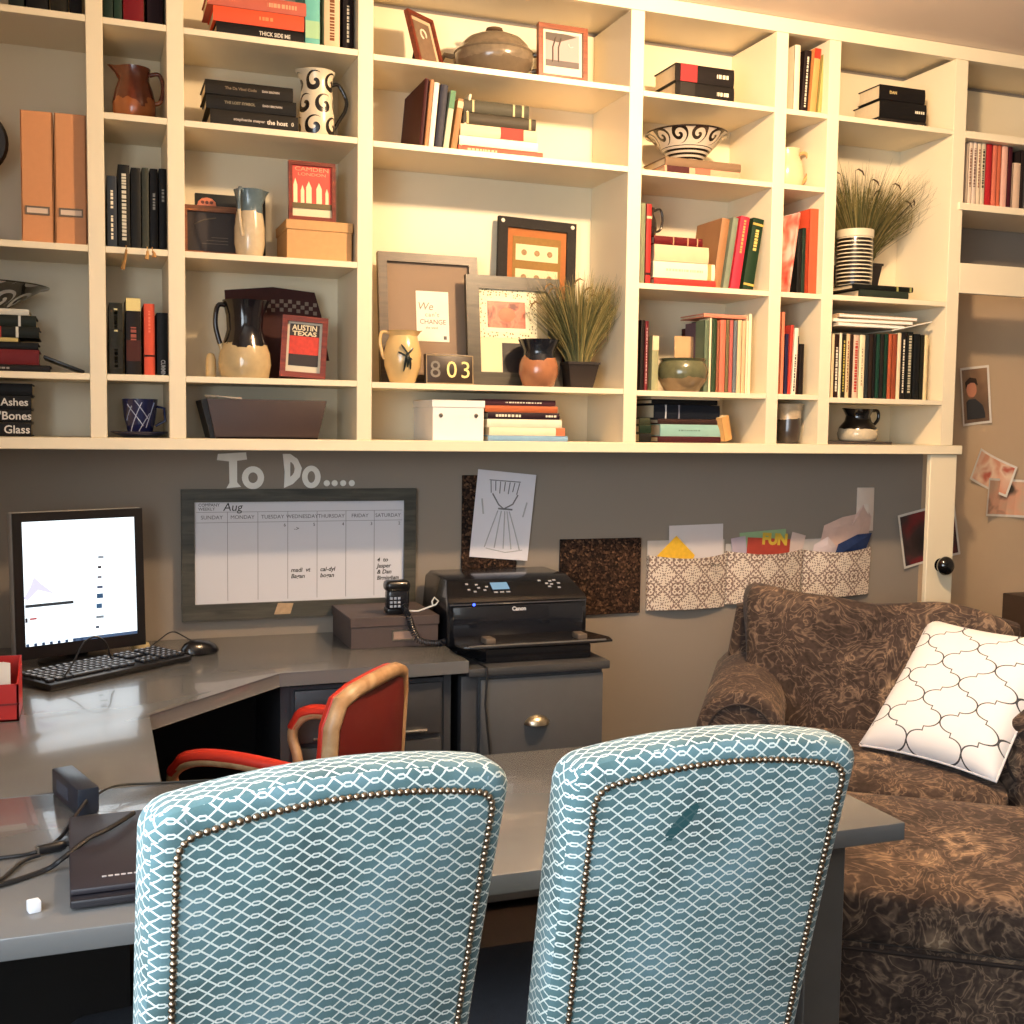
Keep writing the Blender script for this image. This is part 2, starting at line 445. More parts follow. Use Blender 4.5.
for z in (2.461, 1.869, 1.524): shelf(PX[5][1], PX[6][0], z)
shelf(PX[6][1], XR, 2.463, 0.024)
bp(MB().box(PX[6][1] - .02, XR, YF - .006, YW - .014, 2.190, 2.214, 0.001, 1), 'shelf')
bp(MB().box(PX[6][1], XR, YF, YF + .02, 1.903, 2.007, 0.001, 1), 'header_board')
sp = thing('support_board', 'narrow white upright board with a round black knob below the bookcase corner', 'board', (2.857, YF, 0))
MB().box(-.059, .057, 0.006, .026, 0, 1.3325, 0.002, 1).build('board', WHITE, sp)
MB().lathe([(0, .052), (.018, .05), (.03, .04), (.034, .028), (.028, .014), (.014, .008), (.012, 0), (.024, 0), (.024, -.004), (0, -.004)], 24, (0, 0.004, .937), Euler((PI / 2, 0, 0))).build('knob', GLOSS, sp)
tr = MB().box(3.42, XR, YW - .30, YW - .003, 0.0, 0.775, .004); tag(tr.build('low_cabinet', mat((62, 46, 36), 0.5)), 'dark low cabinet at the far right edge behind the patterned armchair', 'cabinet')
tag(MB().box(3.005, XR, YW - .0012, YW, 0, 1.985).build('wall_nook', NOOKP), kind='structure')
# ---------------------------------------------------------------- lettering on the wall and the planner
t = thing('wall_lettering', 'pale cutout letters reading To Do with four dots on the grey wall', 'sign', (0.365, YW, 1.21))
LET = mat((244, 240, 230), 0.6)
def letter(poly_list, name='letter'):
    for i, pts in enumerate(poly_list):
        pass
def ring(cx, cz, rx, rz, w, parent, m, name, y=-.004):
    mb = MB(); n = 26; A = []
    for k in range(n):
        a = 2 * PI * k / n; c, s = math.cos(a), math.sin(a)
        A.append([mb.bm.verts.new((cx + (rx + d) * c, yy, cz + (rz + d) * s)) for d in (w / 2, -w / 2) for yy in (y, -.0003)])
    for k in range(n):
        p, q = A[k], A[(k + 1) % n]
        for i, j in ((0, 1), (1, 3), (3, 2), (2, 0)): mb.bm.faces.new((p[i], p[j], q[j], q[i]))
    return mb.build(name, m, parent)
mb = MB().prism([(0, .086), (0.003, .105), (.087, .110), (.090, .088), (.060, .084), (.060, .018), (.072, .004), (.028, 0.0), (.037, .016), (.036, .082)], -.004, -.0003); mb.build('letter', LET, t)
ring(.108, .032, .024, .026, .019, t, LET, 'letter')
def band(outer, inner, nm):
    mb = MB(); n = len(outer)
    V = [[mb.bm.verts.new((p[0], y, p[1])) for y in (-.004, -.0003)] for p in outer]; U_ = [[mb.bm.verts.new((p[0], y, p[1])) for y in (-.004, -.0003)] for p in inner]
    for i in range(n):
        j = (i + 1) % n
        mb.bm.faces.new((V[i][0], V[j][0], U_[j][0], U_[i][0])); mb.bm.faces.new((V[i][0], V[i][1], V[j][1], V[j][0])); mb.bm.faces.new((U_[i][0], U_[j][0], U_[j][1], U_[i][1])); mb.bm.faces.new((V[i][1], U_[i][1], U_[j][1], V[j][1]))
    return mb.build(nm, LET, t)
band([(.199, .106), (.222, .106), (.245, .090), (.258, .062), (.252, .034), (.230, .012), (.203, 0), (.205, .05)], [(.222, .080), (.226, .080), (.233, .072), (.236, .060), (.234, .048), (.229, .040), (.222, .034), (.222, .055)], 'letter')
ring(.288, .034, .0205, .027, .017, t, LET, 'letter')
for xk in (.337, .362, .389, .417): MB().lathe([(0, .004), (.009, .004), (.010, .0003), (0, .0003)], 16, (xk, 0, .014), Euler((PI / 2, 0, 0))).build('dot', LET, t)

x0, x1, z0, z1 = 0.258, 0.987, 0.806, 1.207
W, H = x1 - x0, z1 - z0
wb = thing('weekly_planner_board', 'framed white weekly planner board with seven day columns hung above the desk', 'whiteboard', (x0, YW - .002, z0))
FRM = m_wood((46, 46, 40), (78, 76, 66), 0.55, 7, (1, 10, 10))
bw = .038
def frame_ring(mb, w, h, b, y0, y1, bev=.002, bb=None):
    bb = bb or b
    for P4 in (((0, 0), (w, 0), (w - b, bb), (b, bb)), ((w, 0), (w, h), (w - b, h - b), (w - b, bb)), ((w, h), (0, h), (b, h - b), (w - b, h - b)), ((0, h), (0, 0), (b, bb), (b, h - b))):
        mb.prism(P4, y0, y1)
    return mb
frame_ring(MB(), W, H, bw, -.024, 0, bb=.050).build('frame', FRM, wb)
MB().box(bw, W - bw, -.012, -.003, .05, H - bw).build('writing_panel', mat((216, 216, 222), 0.25, var=.01), wb)
cw = (W - 2 * bw - .012) / 7; cx0 = bw + .006
ln = MB()
zt = H - bw - .032; zd = zt - .032
ln.box(cx0, W - bw - .006, -.0128, -.0118, zt, zt + .0012); ln.box(cx0, W - bw - .006, -.0128, -.0118, zd, zd + .0012)
for k in range(1, 7): ln.box(cx0 + k * cw, cx0 + k * cw + .0013, -.0128, -.0118, .058, zt)
ln.build('ruled_lines', mat((120, 118, 124), 0.6), wb)
for k, d in enumerate(('SUNDAY', 'MONDAY', 'TUESDAY', 'WEDNESDAY', 'THURSDAY', 'FRIDAY', 'SATURDAY')):
    text(d, .0165, mat((90, 88, 94), 0.7), wb, (cx0 + (k + .5) * cw, -.0122, (zt + zd) / 2), align='CENTER', name='day_name')
text('Aug', .036, INK, wb, (bw + .085, -.0122, H - bw - .017), name='handwriting', shear=.15)
text('COMPANY', .013, INK, wb, (bw + .012, -.0122, H - bw - .010), name='heading')
text('WEEKLY', .013, INK, wb, (bw + .012, -.0122, H - bw - .022), name='heading')
for c, ls in ((3, ['madi  vt', 'Bagan']), (4, ['cal-dyl', 'bogan']), (6, ['4  to', 'Jasper', '& Dan', 'Birmingham'])):
    for i, s in enumerate(ls):
        text(s, .0185, INK, wb, (cx0 + c * cw + .01, -.0122, (.147 if c < 6 else .172) - i * .0195), name='handwriting', shear=.2, bold=.0004, width=(None if len(s) < 9 else cw * .78))
text('->', .018, INK, wb, (cx0 + 3 * cw + .02, -.0122, zd - .022), name='handwriting')
for k in range(2, 7): text(str(8 - k), .014, INK, wb, (cx0 + (k + 1) * cw - .012, -.0122, zd - .010), name='handwriting')
mb = MB().prism([(.275, .012), (.325, .012), (.335, .045), (.287, .047)], -.0255, -.0241); mb.build('chipped_patch', mat((176, 150, 118), 0.8, var=.3, scale=80), wb)
# cork panels, sketch, pockets, switch, snapshots
CORK = m_cork()
def wallbox(name, label, cat, x0, x1, z0, z1, th, m, rot=0, off=0.0015, group=None):
    o = MB().box(-(x1 - x0) / 2, (x1 - x0) / 2, -th, 0, -(z1 - z0) / 2, (z1 - z0) / 2, min(.0015, th / 4), 1).build(name, m, None, loc=((x0 + x1) / 2, YW - off, (z0 + z1) / 2), rot=(0, rot, 0))
    return tag(o, label, cat, group)
wallbox('cork_panel', 'dark cork panel on the wall behind the pencil sketch', 'pinboard', 1.148, 1.340, 0.94, 1.249, .010, CORK)
wallbox('cork_panel', 'dark square cork tile on the wall right of the printer', 'pinboard', 1.499, 1.805, 0.766, 1.030, .010, CORK)
sk = thing('pencil_sketch', 'white sheet with a grey pencil drawing pinned over the dark cork panel', 'drawing', (1.289, YW - .0135, 1.115), (0, .095, 0))
MB().box(-.103, .103, -.0015, 0, -.145, .145).build('sheet', mat((222, 220, 226), 0.8, var=.02), sk)
GR = mat((120, 118, 120), 0.9, var=.3, scale=60); GR2 = mat((176, 175, 176), 0.9, var=.2, scale=40)
mb = MB()
for k in range(7): mb.tube([(-.055 + k * .017, -.002, .112), (-.05 + k * .015, -.002, .072 + (k % 2) * .008)], .0018, 5)
mb.tube([(-.06, -.002, .114), (.05, -.002, .116)], .0016, 5)
mb.tube([(-.045, -.002, .07), (-.02, -.002, .035), (.0, -.002, .022), (.03, -.002, .04), (.045, -.002, .072)], .0026, 5)
mb.tube([(-.02, -.002, .022), (.03, -.002, .022)], .003, 5); mb.build('pencil_lines', GR, sk)
mb = MB()
for a, b in ((-.02, -.055), (-.008, -.02), (.004, .012), (.012, .04), (.02, .07)): mb.tube([(a, -.002, .015), ((a + b) / 2, -.002, -.045), (b, -.002, -.11)], .0022, 5)
for s in (-1, 1): mb.tube([(s * .08, -.002, .05), (s * .07, -.002, .0)], .003, 5)
mb.tube([(-.05, -.002, -.112), (.02, -.002, -.122), (.08, -.002, -.11)], .0015, 5); mb.build('pencil_shading', GR2, sk)
TILE = m_tile()
def pocket(label, x0, x1, z0, z1, ztop, tilt, yoff=.002):
    w = x1 - x0; h = z1 - z0
    p = thing('file_pocket', label, 'wall pocket', (x0, YW - yoff, z0), (0, tilt, 0), 'ornament-printed wall file pockets')
    MB().box(0, w, -.004, 0, 0, ztop - z0, .001, 1).build('back_sheet', mat((196, 188, 180), 0.8), p)
    mb = MB(); n = 10
    top = [h - .012 * math.sin(PI * k / n) for k in range(n + 1)]
    for k in range(n):
        xa, xb = w * k / n, w * (k + 1) / n
        da, db = -.022 - .03 * math.sin(PI * k / n), -.022 - .03 * math.sin(PI * (k + 1) / n)
        ea, eb = -.008 - .02 * math.sin(PI * k / n), -.008 - .02 * math.sin(PI * (k + 1) / n)
        A = [(xa, ea, 0), (xb, eb, 0), (xb, db, top[k + 1]), (xa, da, top[k])]
        mb.quad(A)
        mb.quad([(x, y + .003, z) for x, y, z in reversed(A)])
        mb.quad([(xa, da, top[k]), (xb, db, top[k + 1]), (xb, db + .003, top[k + 1]), (xa, da + .003, top[k])])
    mb.prism([(-.001, 0), (-.008, 0), (-.022, top[0]), (-.001, top[0])], -.001, .001, plane='YZ'); mb.prism([(-.001, 0), (-.008, 0), (-.022, top[0]), (-.001, top[0])], w - .001, w + .001, plane='YZ')
    mb.build('printed_front', TILE, p, smooth=None); return p
p1 = pocket('ornament-printed file pocket holding a white sheet and yellow card, nearest the cork tile', 1.832, 2.140, .772, .968, 1.018, 0)
text('Taxes', .016, INK, p1, (.225, -.050, .160), name='handwriting', shear=.2)
p2 = pocket('ornament-printed file pocket stuffed with red and green papers, middle of three', 2.146, 2.456, .782, .975, 1.000, 0)
p3 = pocket('ornament-printed file pocket holding crinkled bags, nearest the light switch', 2.472, 2.765, .790, .972, 1.010, -.02)
def sheet(name, label, cat, x0, x1, z0, z1, m, y, rot=0, th=.0012, group=None): return wallbox(name, label, cat, x0, x1, z0, z1, th, m, rot, off=YW - y, group=group)
sheet('paper_sheet', 'blank white sheet standing in the file pocket beside the cork tile', 'paper', 1.915, 2.132, .84, 1.072, mat((214, 206, 204), 0.8, var=.02), YW - .009, -.02)
o = MB().prism([(-.055, -.07), (.055, -.07), (.075, -.02), (0, .05), (-.075, -.02)], -.001, 0).build('yellow_card', mat((232, 182, 48), 0.7, var=.25, scale=60), None, loc=(1.935, YW - .022, .985)); tag(o, 'yellow patterned card peeking from the file pocket nearest the cork tile', 'card')
sheet('green_folder', 'pale green folder at the back of the middle file pocket', 'folder', 2.205, 2.400, .83, 1.045, mat((146, 176, 132), 0.7), YW - .009, -.06)
o = sheet('magazine', 'red magazine with yellow lettering leaning in the middle file pocket', 'magazine', 2.225, 2.405, .90, 1.018, mat((170, 66, 52), 0.45, var=.3, scale=30), YW - .017, .06)
text('FUN', .055, mat((206, 174, 60), 0.6), o, (-.03, -.0016, .055), bold=.003, name='lettering')
sheet('folded_papers', 'pale pink papers at the right end of the middle file pocket', 'paper', 2.395, 2.455, .84, 1.035, mat((206, 186, 176), 0.8), YW - .012, .25)
sheet('folded_papers', 'lilac papers at the left end of the middle file pocket', 'paper', 2.175, 2.235, .84, 1.025, mat((180, 168, 180), 0.8), YW - .012, -.15)
def crinkle(name, label, cat, pts, m, y, depth=.02):
    mb = MB(); n = len(pts); cx = sum(p[0] for p in pts) / n; cz = sum(p[1] for p in pts) / n
    c = mb.bm.verts.new((cx, y - depth, cz)); c2 = mb.bm.verts.new((cx, y + .004, cz))
    mid = [mb.bm.verts.new(((p[0] + cx) / 2 + random.uniform(-.006, .006), y - depth * random.uniform(.5, 1.2), (p[1] + cz) / 2 + random.uniform(-.006, .006))) for p in pts]
    ou = [mb.bm.verts.new((p[0], y, p[1])) for p in pts]
    for i in range(n):
        j = (i + 1) % n
        mb.bm.faces.new((c, mid[i], mid[j])); mb.bm.faces.new((mid[i], ou[i], ou[j], mid[j])); mb.bm.faces.new((c2, ou[j], ou[i]))
    return tag(mb.build(name, m, smooth=None), label, cat)
crinkle('plastic_bag', 'pinkish crinkled plastic bag sticking out of the rightmost file pocket', 'bag', [(2.53, .93), (2.56, 1.06), (2.64, 1.09), (2.70, 1.10), (2.735, 1.14), (2.77, 1.09), (2.75, .95)], mat((214, 180, 164), 0.35, var=.15, scale=30), YW - .008, .012)
crinkle('pouch', 'shiny dark blue pouch in the rightmost file pocket', 'pouch', [(2.60, .945), (2.615, .99), (2.70, 1.025), (2.765, 1.03), (2.735, .955)], mat((30, 48, 88), 0.25, var=.3, scale=40), YW - .022, .010)
crinkle('envelopes', 'bundle of pale envelopes at the left of the rightmost file pocket', 'envelope', [(2.50, .93), (2.51, .99), (2.57, 1.02), (2.61, .98), (2.60, .93)], mat((206, 190, 190), 0.6, var=.1), YW - .02, .008)
sw = thing('light_switch', 'white rocker switch plate on the wall above the rightmost file pocket', 'switch', (2.744, YW, 1.118))
MB().box(-.038, .038, -.006, 0, -.082, .082, .002).build('plate', mat((226, 206, 188), 0.5), sw)
MB().box(-.012, .012, -.010, -.005, -.02, .02, .002).build('rocker', mat((232, 216, 200), 0.4), sw)
def m_photo(a, b, c, scale=7, seed=0.0):
    m, nt, bb = new_mat('snapshot_print'); setp(bb, 0.35)
    mp = nt.nodes.new('ShaderNodeMapping'); nt.links.new(coords(nt), mp.inputs[0]); mp.inputs['Location'].default_value = (seed, seed * 2, seed * 3)
    n = noise(nt, mp.outputs[0], scale, 2, .4)
    finish(nt, bb, ramp(nt, n.outputs[0], [(0.32, a), (0.5, b), (0.66, c)])); return m
def snapshot(label, cx, cz, w, h, rot, m, bow=.01, border=(222, 214, 200), name='snapshot', group=None):
    o = thing(name, label, 'photograph', (cx, YW - .001, cz), (0, rot, 0), group)
    for nm, mm, b, off in (('paper_border', mat(border, 0.5), 0, 0), ('printed_image', m, .009, -.0009)):
        mb = MB(); n = 6
        for k in range(n):
            xa, xb = -w / 2 + b + (w - 2 * b) * k / n, -w / 2 + b + (w - 2 * b) * (k + 1) / n
            ya, yb = (-.002 + off - bow * (2 * xa / w) ** 2), (-.002 + off - bow * (2 * xb / w) ** 2)
            q = [(xa, ya, -h / 2 + b), (xb, yb, -h / 2 + b), (xb, yb, h / 2 - b), (xa, ya, h / 2 - b)]
            mb.quad(q); mb.quad([(x, y + .0006, z) for x, y, z in reversed(q)])
        mb.build(nm, mm, o)
    return o
snapshot('dark and red snapshot with pale edges, half hidden behind the white knobbed board', 3.04, 1.015, .27, .21, -.19, m_photo((24, 22, 24), (60, 40, 40), (120, 30, 34), 9, 3.1))
pn = snapshot('curled portrait snapshot of a dark-haired person, on the wall right of the bookcase', 3.235, 1.555, .14, .225, -.12, m_photo((150, 118, 88), (120, 92, 70), (100, 78, 60), 6, 1.0))
MB().lathe([(0, .003), (.024, .003), (.026, 0), (0, 0)], 20, (-.015, -.004, .025), Euler((PI / 2, 0, 0)), sy=1.25).build('printed_face', mat((196, 130, 100), 0.5), pn)
MB().prism([(-.043, .03), (-.045, .055), (-.02, .072), (.008, .066), (.014, .04), (.002, .05), (-.02, .052), (-.036, .045)], -.0085, -.0045).build('printed_hair', mat((50, 34, 26), 0.6), pn)
MB().prism([(-.06, -.09), (-.055, -.03), (-.03, -.012), (0, -.012), (.035, -.04), (.05, -.09)], -.007, -.0035).build('printed_jacket', mat((50, 50, 52), 0.6), pn)
snapshot('pinkish snapshot of a child, upper of the two curled photos at the right edge', 3.335, 1.255, .20, .13, .38, m_photo((214, 150, 120), (230, 200, 170), (180, 90, 70), 12, 5.0), .015)
snapshot('curled white-edged snapshot, lower of the two photos at the right edge', 3.42, 1.155, .25, .15, .05, m_photo((196, 170, 140), (214, 160, 130), (70, 60, 50), 10, 8.0), .03)
# ---------------------------------------------------------------- books
PAGEC = mat((216, 196, 160), 0.85, var=0.10, scale=90)
def coverm(c, rough=0.5): return mat(tuple(int(v * .74) for v in c) if sum(c) < 230 else c, rough + .08, spec=.2, var=0.10, scale=25)
def book(label, group, loc, t, d, h, c, rot=(0, 0, 0), title=None, tcol=(225, 215, 190), marks=None, hard=True, pagec=None, name='book', rough=0.45, bands=None):
    """local frame: spine at y = 0 facing -y, thickness on x, height on z"""
    b = thing(name, label, 'magazine' if name == 'magazine' else ('binder' if name == 'binder' else 'book'), loc, rot, group)
    g = .003 if hard else 0.0006; ov = .004 if hard else .0002
    mb = MB()
    mb.box(-t / 2, -t / 2 + g, .001, d, 0, h); mb.box(t / 2 - g, t / 2, .001, d, 0, h)
    n = 5; A = []
    for k in range(n + 1):
        x = -t / 2 + t * k / n; y = -min(.003, t * .1) * (1 - (2 * x / t) ** 2)
        A.append((x, y))
    mb.prism(A + [(t / 2, .004), (-t / 2, .004)], 0, h, plane='XY')
    mb.build('cover', coverm(c, rough), b, smooth=30)
    MB().box(-t / 2 + g, t / 2 - g, .003, d - ov, ov, h - ov).build('pages', pagec or PAGEC, b)
    yf = -min(.003, t * .1) - .0004
    if bands:
        for (f0, f1, bc_) in bands:
            MB().box(-t / 2 * .985, t / 2 * .985, yf, .002, h * f0, h * f1).build('spine_band', coverm(bc_), b)
    if title:
        for (s, f, sz, tc, wfrac) in title:
            text(s, sz, coverm(tc), b, (0, yf - .0002, h * f), ROT_SPINE, 'spine_title', width=(h * wfrac if wfrac else None), bold=.0004)
    if marks:
        rnd = random.Random(len(label) * 7 + int(h * 1e4))
        for (f0, f1, xw) in marks:
            mb = MB(); z = h * f0
            while z < h * f1:
                L = rnd.uniform(.004, .010); zz = min(z + L, h * f1)
                mb.box(-t * xw * .38, t * xw * .38, yf, yf + .002, z, zz); z = zz + rnd.uniform(.0015, .0045)
            mb.build('spine_title', coverm(tcol), b)
    return b
ORD = ['first', 'second', 'third', 'fourth', 'fifth', 'sixth', 'seventh', 'eighth', 'ninth', 'tenth', 'eleventh', 'twelfth', 'thirteenth', 'fourteenth', 'fifteenth', 'sixteenth', 'seventeenth', 'eighteenth', 'nineteenth', 'twentieth', 'twenty-first', 'twenty-second']
MK = [(.12, .45, .3), (.55, .8, .35)]
def row(desc, group, zf, items, Y=3.335, d=.165, name='book'):
    """upright books: (px_left, px_right, py_top, colour word, rgb, opts)"""
    for i, it in enumerate(items):
        a, b_, top, cw_, c = it[:5]; o = dict(it[5]) if len(it) > 5 else {}
        yy = o.pop('Y', Y); dd = o.pop('d', d); lean = o.pop('lean', 0); yaw = o.pop('yaw', 0)
        lb = o.pop('label', None)
        pm = (top + 40)
        xa, xb = at(a, pm, y=yy).x, at(b_, pm, y=yy).x
        t = max(xb - xa, .004) * (math.cos(lean)); h = (at((a + b_) / 2, top, y=yy).z - zf) / math.cos(lean) - abs(math.sin(lean)) * t * .5
        if 'x' in o: xa = o.pop('x'); xb = xa + t
        if lean: 
            xc = (xa + xb) / 2; dz = t / 2 * abs(math.sin(lean))
        else: xc = (xa + xb) / 2; dz = 0
        book(lb or '%s %s, %s in %s' % (cw_, 'magazine' if o.get('name', name) == 'magazine' else 'book', ORD[i], desc), group, (xc, yy, zf + dz + .0003), t * .97, dd, h, c, (0, lean, yaw), name=o.pop('name', name), **o)
def stack(desc, group, zf, items, Y=3.335, d=.16):
    """flat books, bottom first: (px_left, px_right, thickness_px, colour word, rgb, opts); returns top z"""
    z = zf; n = len(items)
    for i, it in enumerate(items):
        a, b_, th, cw_, c = it[:5]; o = dict(it[5]) if len(it) > 5 else {}
        yy = o.pop('Y', Y); dd = o.pop('d', d); yaw = o.pop('yaw', 0)
        py = o.pop('py', 300 if zf < 2.0 else 120)
        pp = 512 - (z - CAM.z) * 300
        xa, xb = at(a, max(pp, 0), y=yy).x, at(b_, max(pp, 0), y=yy).x
        t = th * yy / (CF.y + ((a + b_) / 2 - 512) / FX * CR.y) / FX
        pos = 'bottom one' if i == 0 else ('topmost one' if i == n - 1 else '%s from the bottom' % ORD[i])
        if n == 1: pos = 'single one'
        lb = o.pop('label', None) or '%s book, %s in %s' % (cw_, pos, desc)
        L = xb - xa
        book(lb, group, ((xa + xb) / 2 + L / 2 * math.cos(yaw), yy + L / 2 * math.sin(yaw), z + t / 2 + .0002), t * .98, dd, L, c, (0, -PI / 2, yaw), **o)
        z += t + .0004
    return z
def span(a, b, top, Y):
    p, q = at(a, top + 20, y=Y), at(b, top + 20, y=Y); return (p.x + q.x) / 2, q.x - p.x, at((a + b) / 2, top, y=Y).z

# ---- column 1 (far left)
g = 'books on the far left bays'
row('the top left corner bay', 'books in the top left corner bay', ZA, [(8, 24, -40, 'dark green', (30, 44, 34)), (26, 48, -40, 'black', (24, 22, 22)), (50, 68, -40, 'dark olive', (44, 40, 28)), (69, 82, -40, 'charcoal', (30, 28, 28))])
for a, b_, tp, lb, lit in ((20, 52.5, 111, 'tan magazine file with a metal label holder, left one of the pair', 0), (54, 86, 114, 'tan magazine file with a metal label holder, against the bookcase post', 0)):
    x, w_, zt = span(a, b_, tp, 3.325); h = zt - ZCs
    f = thing('magazine_file', lb, 'magazine file', (x, 3.325, ZCs), (0, 0, 0), 'tan magazine files')
    tan = mat((206, 142, 92), 0.6, var=.05, scale=60)
    mb = MB().box(-w_ / 2, w_ / 2, 0, .003, 0, h, .001, 1); mb.box(-w_ / 2, w_ / 2, .225, .228, 0, h * .5)
    for s in (-1, 1):
        xx = s * (w_ / 2 - .0015)
        mb.prism([(0, 0), (.228, 0), (.228, h * .5), (.12, h), (0, h)], xx - .0015, xx + .0015, plane='YZ')
    mb.box(-w_ / 2, w_ / 2, 0, .228, 0, .003); mb.build('file_body', tan, f)
    lz = h * .215
    frame_ring(MB(), .06, .022, .004, -.003, 0).build('label_holder', mat((110, 90, 70), 0.35, metal=.8), f, loc=(-.03, 0, lz))
    MB().box(-.027, .027, -.001, .0, lz + .002, lz + .02).build('label_card', mat((226, 200, 176), 0.8), f)
ck = thing('round_wall_clock', 'dark round rimmed disc on a stand, cut off at the left edge of the picture', 'clock', (-.285, 3.44, ZCs))
MB().lathe([(.07, -.012), (.085, -.012), (.092, 0), (.085, .012), (.07, .012), (.066, 0), (.07, -.012)], 32, (0, 0, .275), Euler((PI / 2, 0, 0))).build('rim', mat((48, 40, 32), .4), ck)
MB().lathe([(0, 0), (.07, 0), (.07, .005), (0, .005)], 32, (0, 0, .275), Euler((PI / 2, 0, 0))).build('disc', mat((96, 96, 70), .5), ck)
MB().lathe([(0, 0), (.06, 0), (.065, .02), (.03, .05), (.016, .09), (.03, .12), (.045, .15), (.02, .175), (.012, .19), (0, .19)], 24).build('stand', mat((34, 28, 26), .4), ck)
def bowl(name, label, x, y, z, R, h, m, group=None, rim=None):
    prof = [(0, 0), (R * .30, 0), (R * .34, h * .06), (R * .36, h * .10), (R * .62, h * .5), (R * .88, h * .88), (R, h * .96), (R * 1.0, h), (R * .94, h * .99), (R * .84, h * .9), (R * .58, h * .55), (R * .3, h * .18), (0, h * .14)]
    b = thing(name, label, 'bowl', (x, y, z), (0, 0, 0), group)
    MB().lathe(prof, 40).build('bowl_body', m, b)
    if rim: MB().lathe([(R * .93, h * .965), (R * 1.005, h * .955), (R * 1.015, h * .985), (R * 1.0, h * 1.01), (R * .93, h * 1.0)], 40).build('rim', rim, b)
    return b
zt = stack('the pile under the far left scroll bowl', 'pile under the scroll bowl', ZD, [(-30, 52, 7, 'black', (26, 22, 24), dict(marks=[(.5, .75, .35)], tcol=(150, 145, 140))), (-30, 41, 15, 'dark red', (132, 34, 40)), (-28, 40, 7, 'black', (20, 20, 20)), (-30, 20, 4, 'straw-coloured', (188, 170, 110)), (-28, 41, 11, 'black picture-spined', (30, 34, 28), dict(bands=[(.55, .62, (170, 60, 50)), (.30, .34, (200, 200, 190))])), (-26, 38, 11, 'dark green', (36, 44, 34), dict(bands=[(.24, .28, (200, 200, 195))])), (-28, 31, 6, 'pale grey', (196, 196, 186))])
bowl('scroll_bowl', 'black and white scroll-painted bowl on the book pile at the far left', -.262, 3.43, zt, .165, .068, m_spiral(10, .05, (20, 20, 22), (186, 186, 186), 300), rim=GLOSS)
o = MB().box(-.055, .055, 0, .16, -.004, .004, .002).build('thin_black_case', BLACK, None, loc=(at(64, 362, y=3.34).x, 3.34, ZD + .024), rot=(0, .36, 0)); tag(o, 'thin black flat case leaning on the pile under the scroll bowl', 'case')
stack('the black-spined pile at lower left', 'pile of black books at the lower left', ZR, [(-40, 33, 13.5, 'black "Glass"', (24, 24, 26), dict(title=[('Glass', .38, .030, (206, 204, 200), None)])), (-44, 33, 13.5, 'black "Bones"', (22, 22, 24), dict(title=[("'Bones", .42, .030, (206, 204, 200), None)])), (-40, 33, 13.5, 'black "Ashes"', (22, 22, 24), dict(title=[('Ashes', .42, .028, (206, 204, 200), None)])), (-40, 34, 12, 'plain black', (18, 18, 20))])
# ---- column 2
row('the narrow top bay beside the pitcher bay', 'books in the narrow top bay', ZA, [(103, 113, -30, 'dark green', (26, 50, 40)), (114, 122, -26, 'green', (40, 70, 54)), (123, 144, -32, 'crimson', (150, 24, 34), dict(tcol=(190, 120, 110))), (147, 163, -30, 'dark maroon', (44, 20, 28))])
row('the row of dark books under the brown pitcher', 'dark books under the brown pitcher', ZCs, [(107, 117, 176, 'slate blue', (62, 70, 82), dict(marks=MK)), (118, 130, 165, 'black white-lettered', (22, 22, 20), dict(tcol=(206, 200, 180), marks=[(.1, .9, .5)])), (131, 141, 168, 'black', (26, 26, 24)), (142, 149, 168, 'grey-green', (70, 72, 60)), (150, 158, 169, 'black', (22, 20, 20), dict(tcol=(150, 148, 140), marks=[(.5, .7, .4)])), (159, 167, 169, 'black', (20, 18, 18), dict(tcol=(150, 148, 140), marks=[(.6, .75, .4)]))])
for i, (px, L, c) in enumerate(((126, .062, (150, 110, 60)), (147, .032, (196, 150, 90)), (152, .026, (176, 128, 74)))):
    p = at(px, 247, y=3.312)
    b = thing('bookmark_tassel', ['long brown tassel hanging over the shelf edge below the dark books', 'left one of two short tan tassels hanging over the shelf edge', 'right one of two short tan tassels hanging over the shelf edge'][i], 'tassel', (p.x, 3.290, ZCs + .002))
    MB().tube([(0, .06, .003), (0, .012, .003), (0, .001, .001), (0, -.001, -.012)], .0011, 6).build('cord', mat(c, .9), b)
    MB().tube([(0, -.001, -.010), (-.004 + .004 * i, -.002, -L * .6), (-.01 + .007 * i, -.002, -L)], [.003, .004, .006], 8).build('tassel_fringe', mat(c, .9, var=.4, scale=200), b)
row('the row of four tall novels above the blue cup', 'tall novels above the blue cup', ZD, [(109, 123, 303, 'dark olive', (38, 38, 28), dict(bands=[(.08, .38, (46, 44, 34)), (.62, .90, (52, 50, 38))], marks=[(.1, .36, .35), (.6, .92, .35)], tcol=(216, 206, 160))), (126, 141, 298, 'black cream-topped', (30, 22, 20), dict(bands=[(.83, .995, (222, 204, 140)), (.18, .45, (96, 46, 38))], marks=[(.45, .62, .5)], tcol=(150, 80, 66))), (144, 155, 304, 'orange-red', (212, 84, 58), dict(bands=[(.26, .285, (50, 20, 16))], marks=[(.6, .9, .25)], tcol=(230, 120, 90))), (157, 168.5, 313, 'black', (24, 26, 28), dict(title=[('CUMMING', .25, .016, (180, 180, 178), .30)]))])
cx, cw2, ctop = span(122, 158, 399, 3.40)
sc = thing('saucer', 'dark blue saucer under the blue patterned cup', 'saucer', (cx, 3.40, ZR))
bm_ = m_photo((20, 26, 60), (28, 36, 84), (150, 160, 196), 30, 2.0)
MB().lathe([(0, .004), (.03, .004), (.034, 0), (.045, 0), (.078, .014), (.08, .017), (.076, .0175), (.045, .006), (0, .007)], 36).build('saucer_body', mat((30, 38, 70), .25), sc)
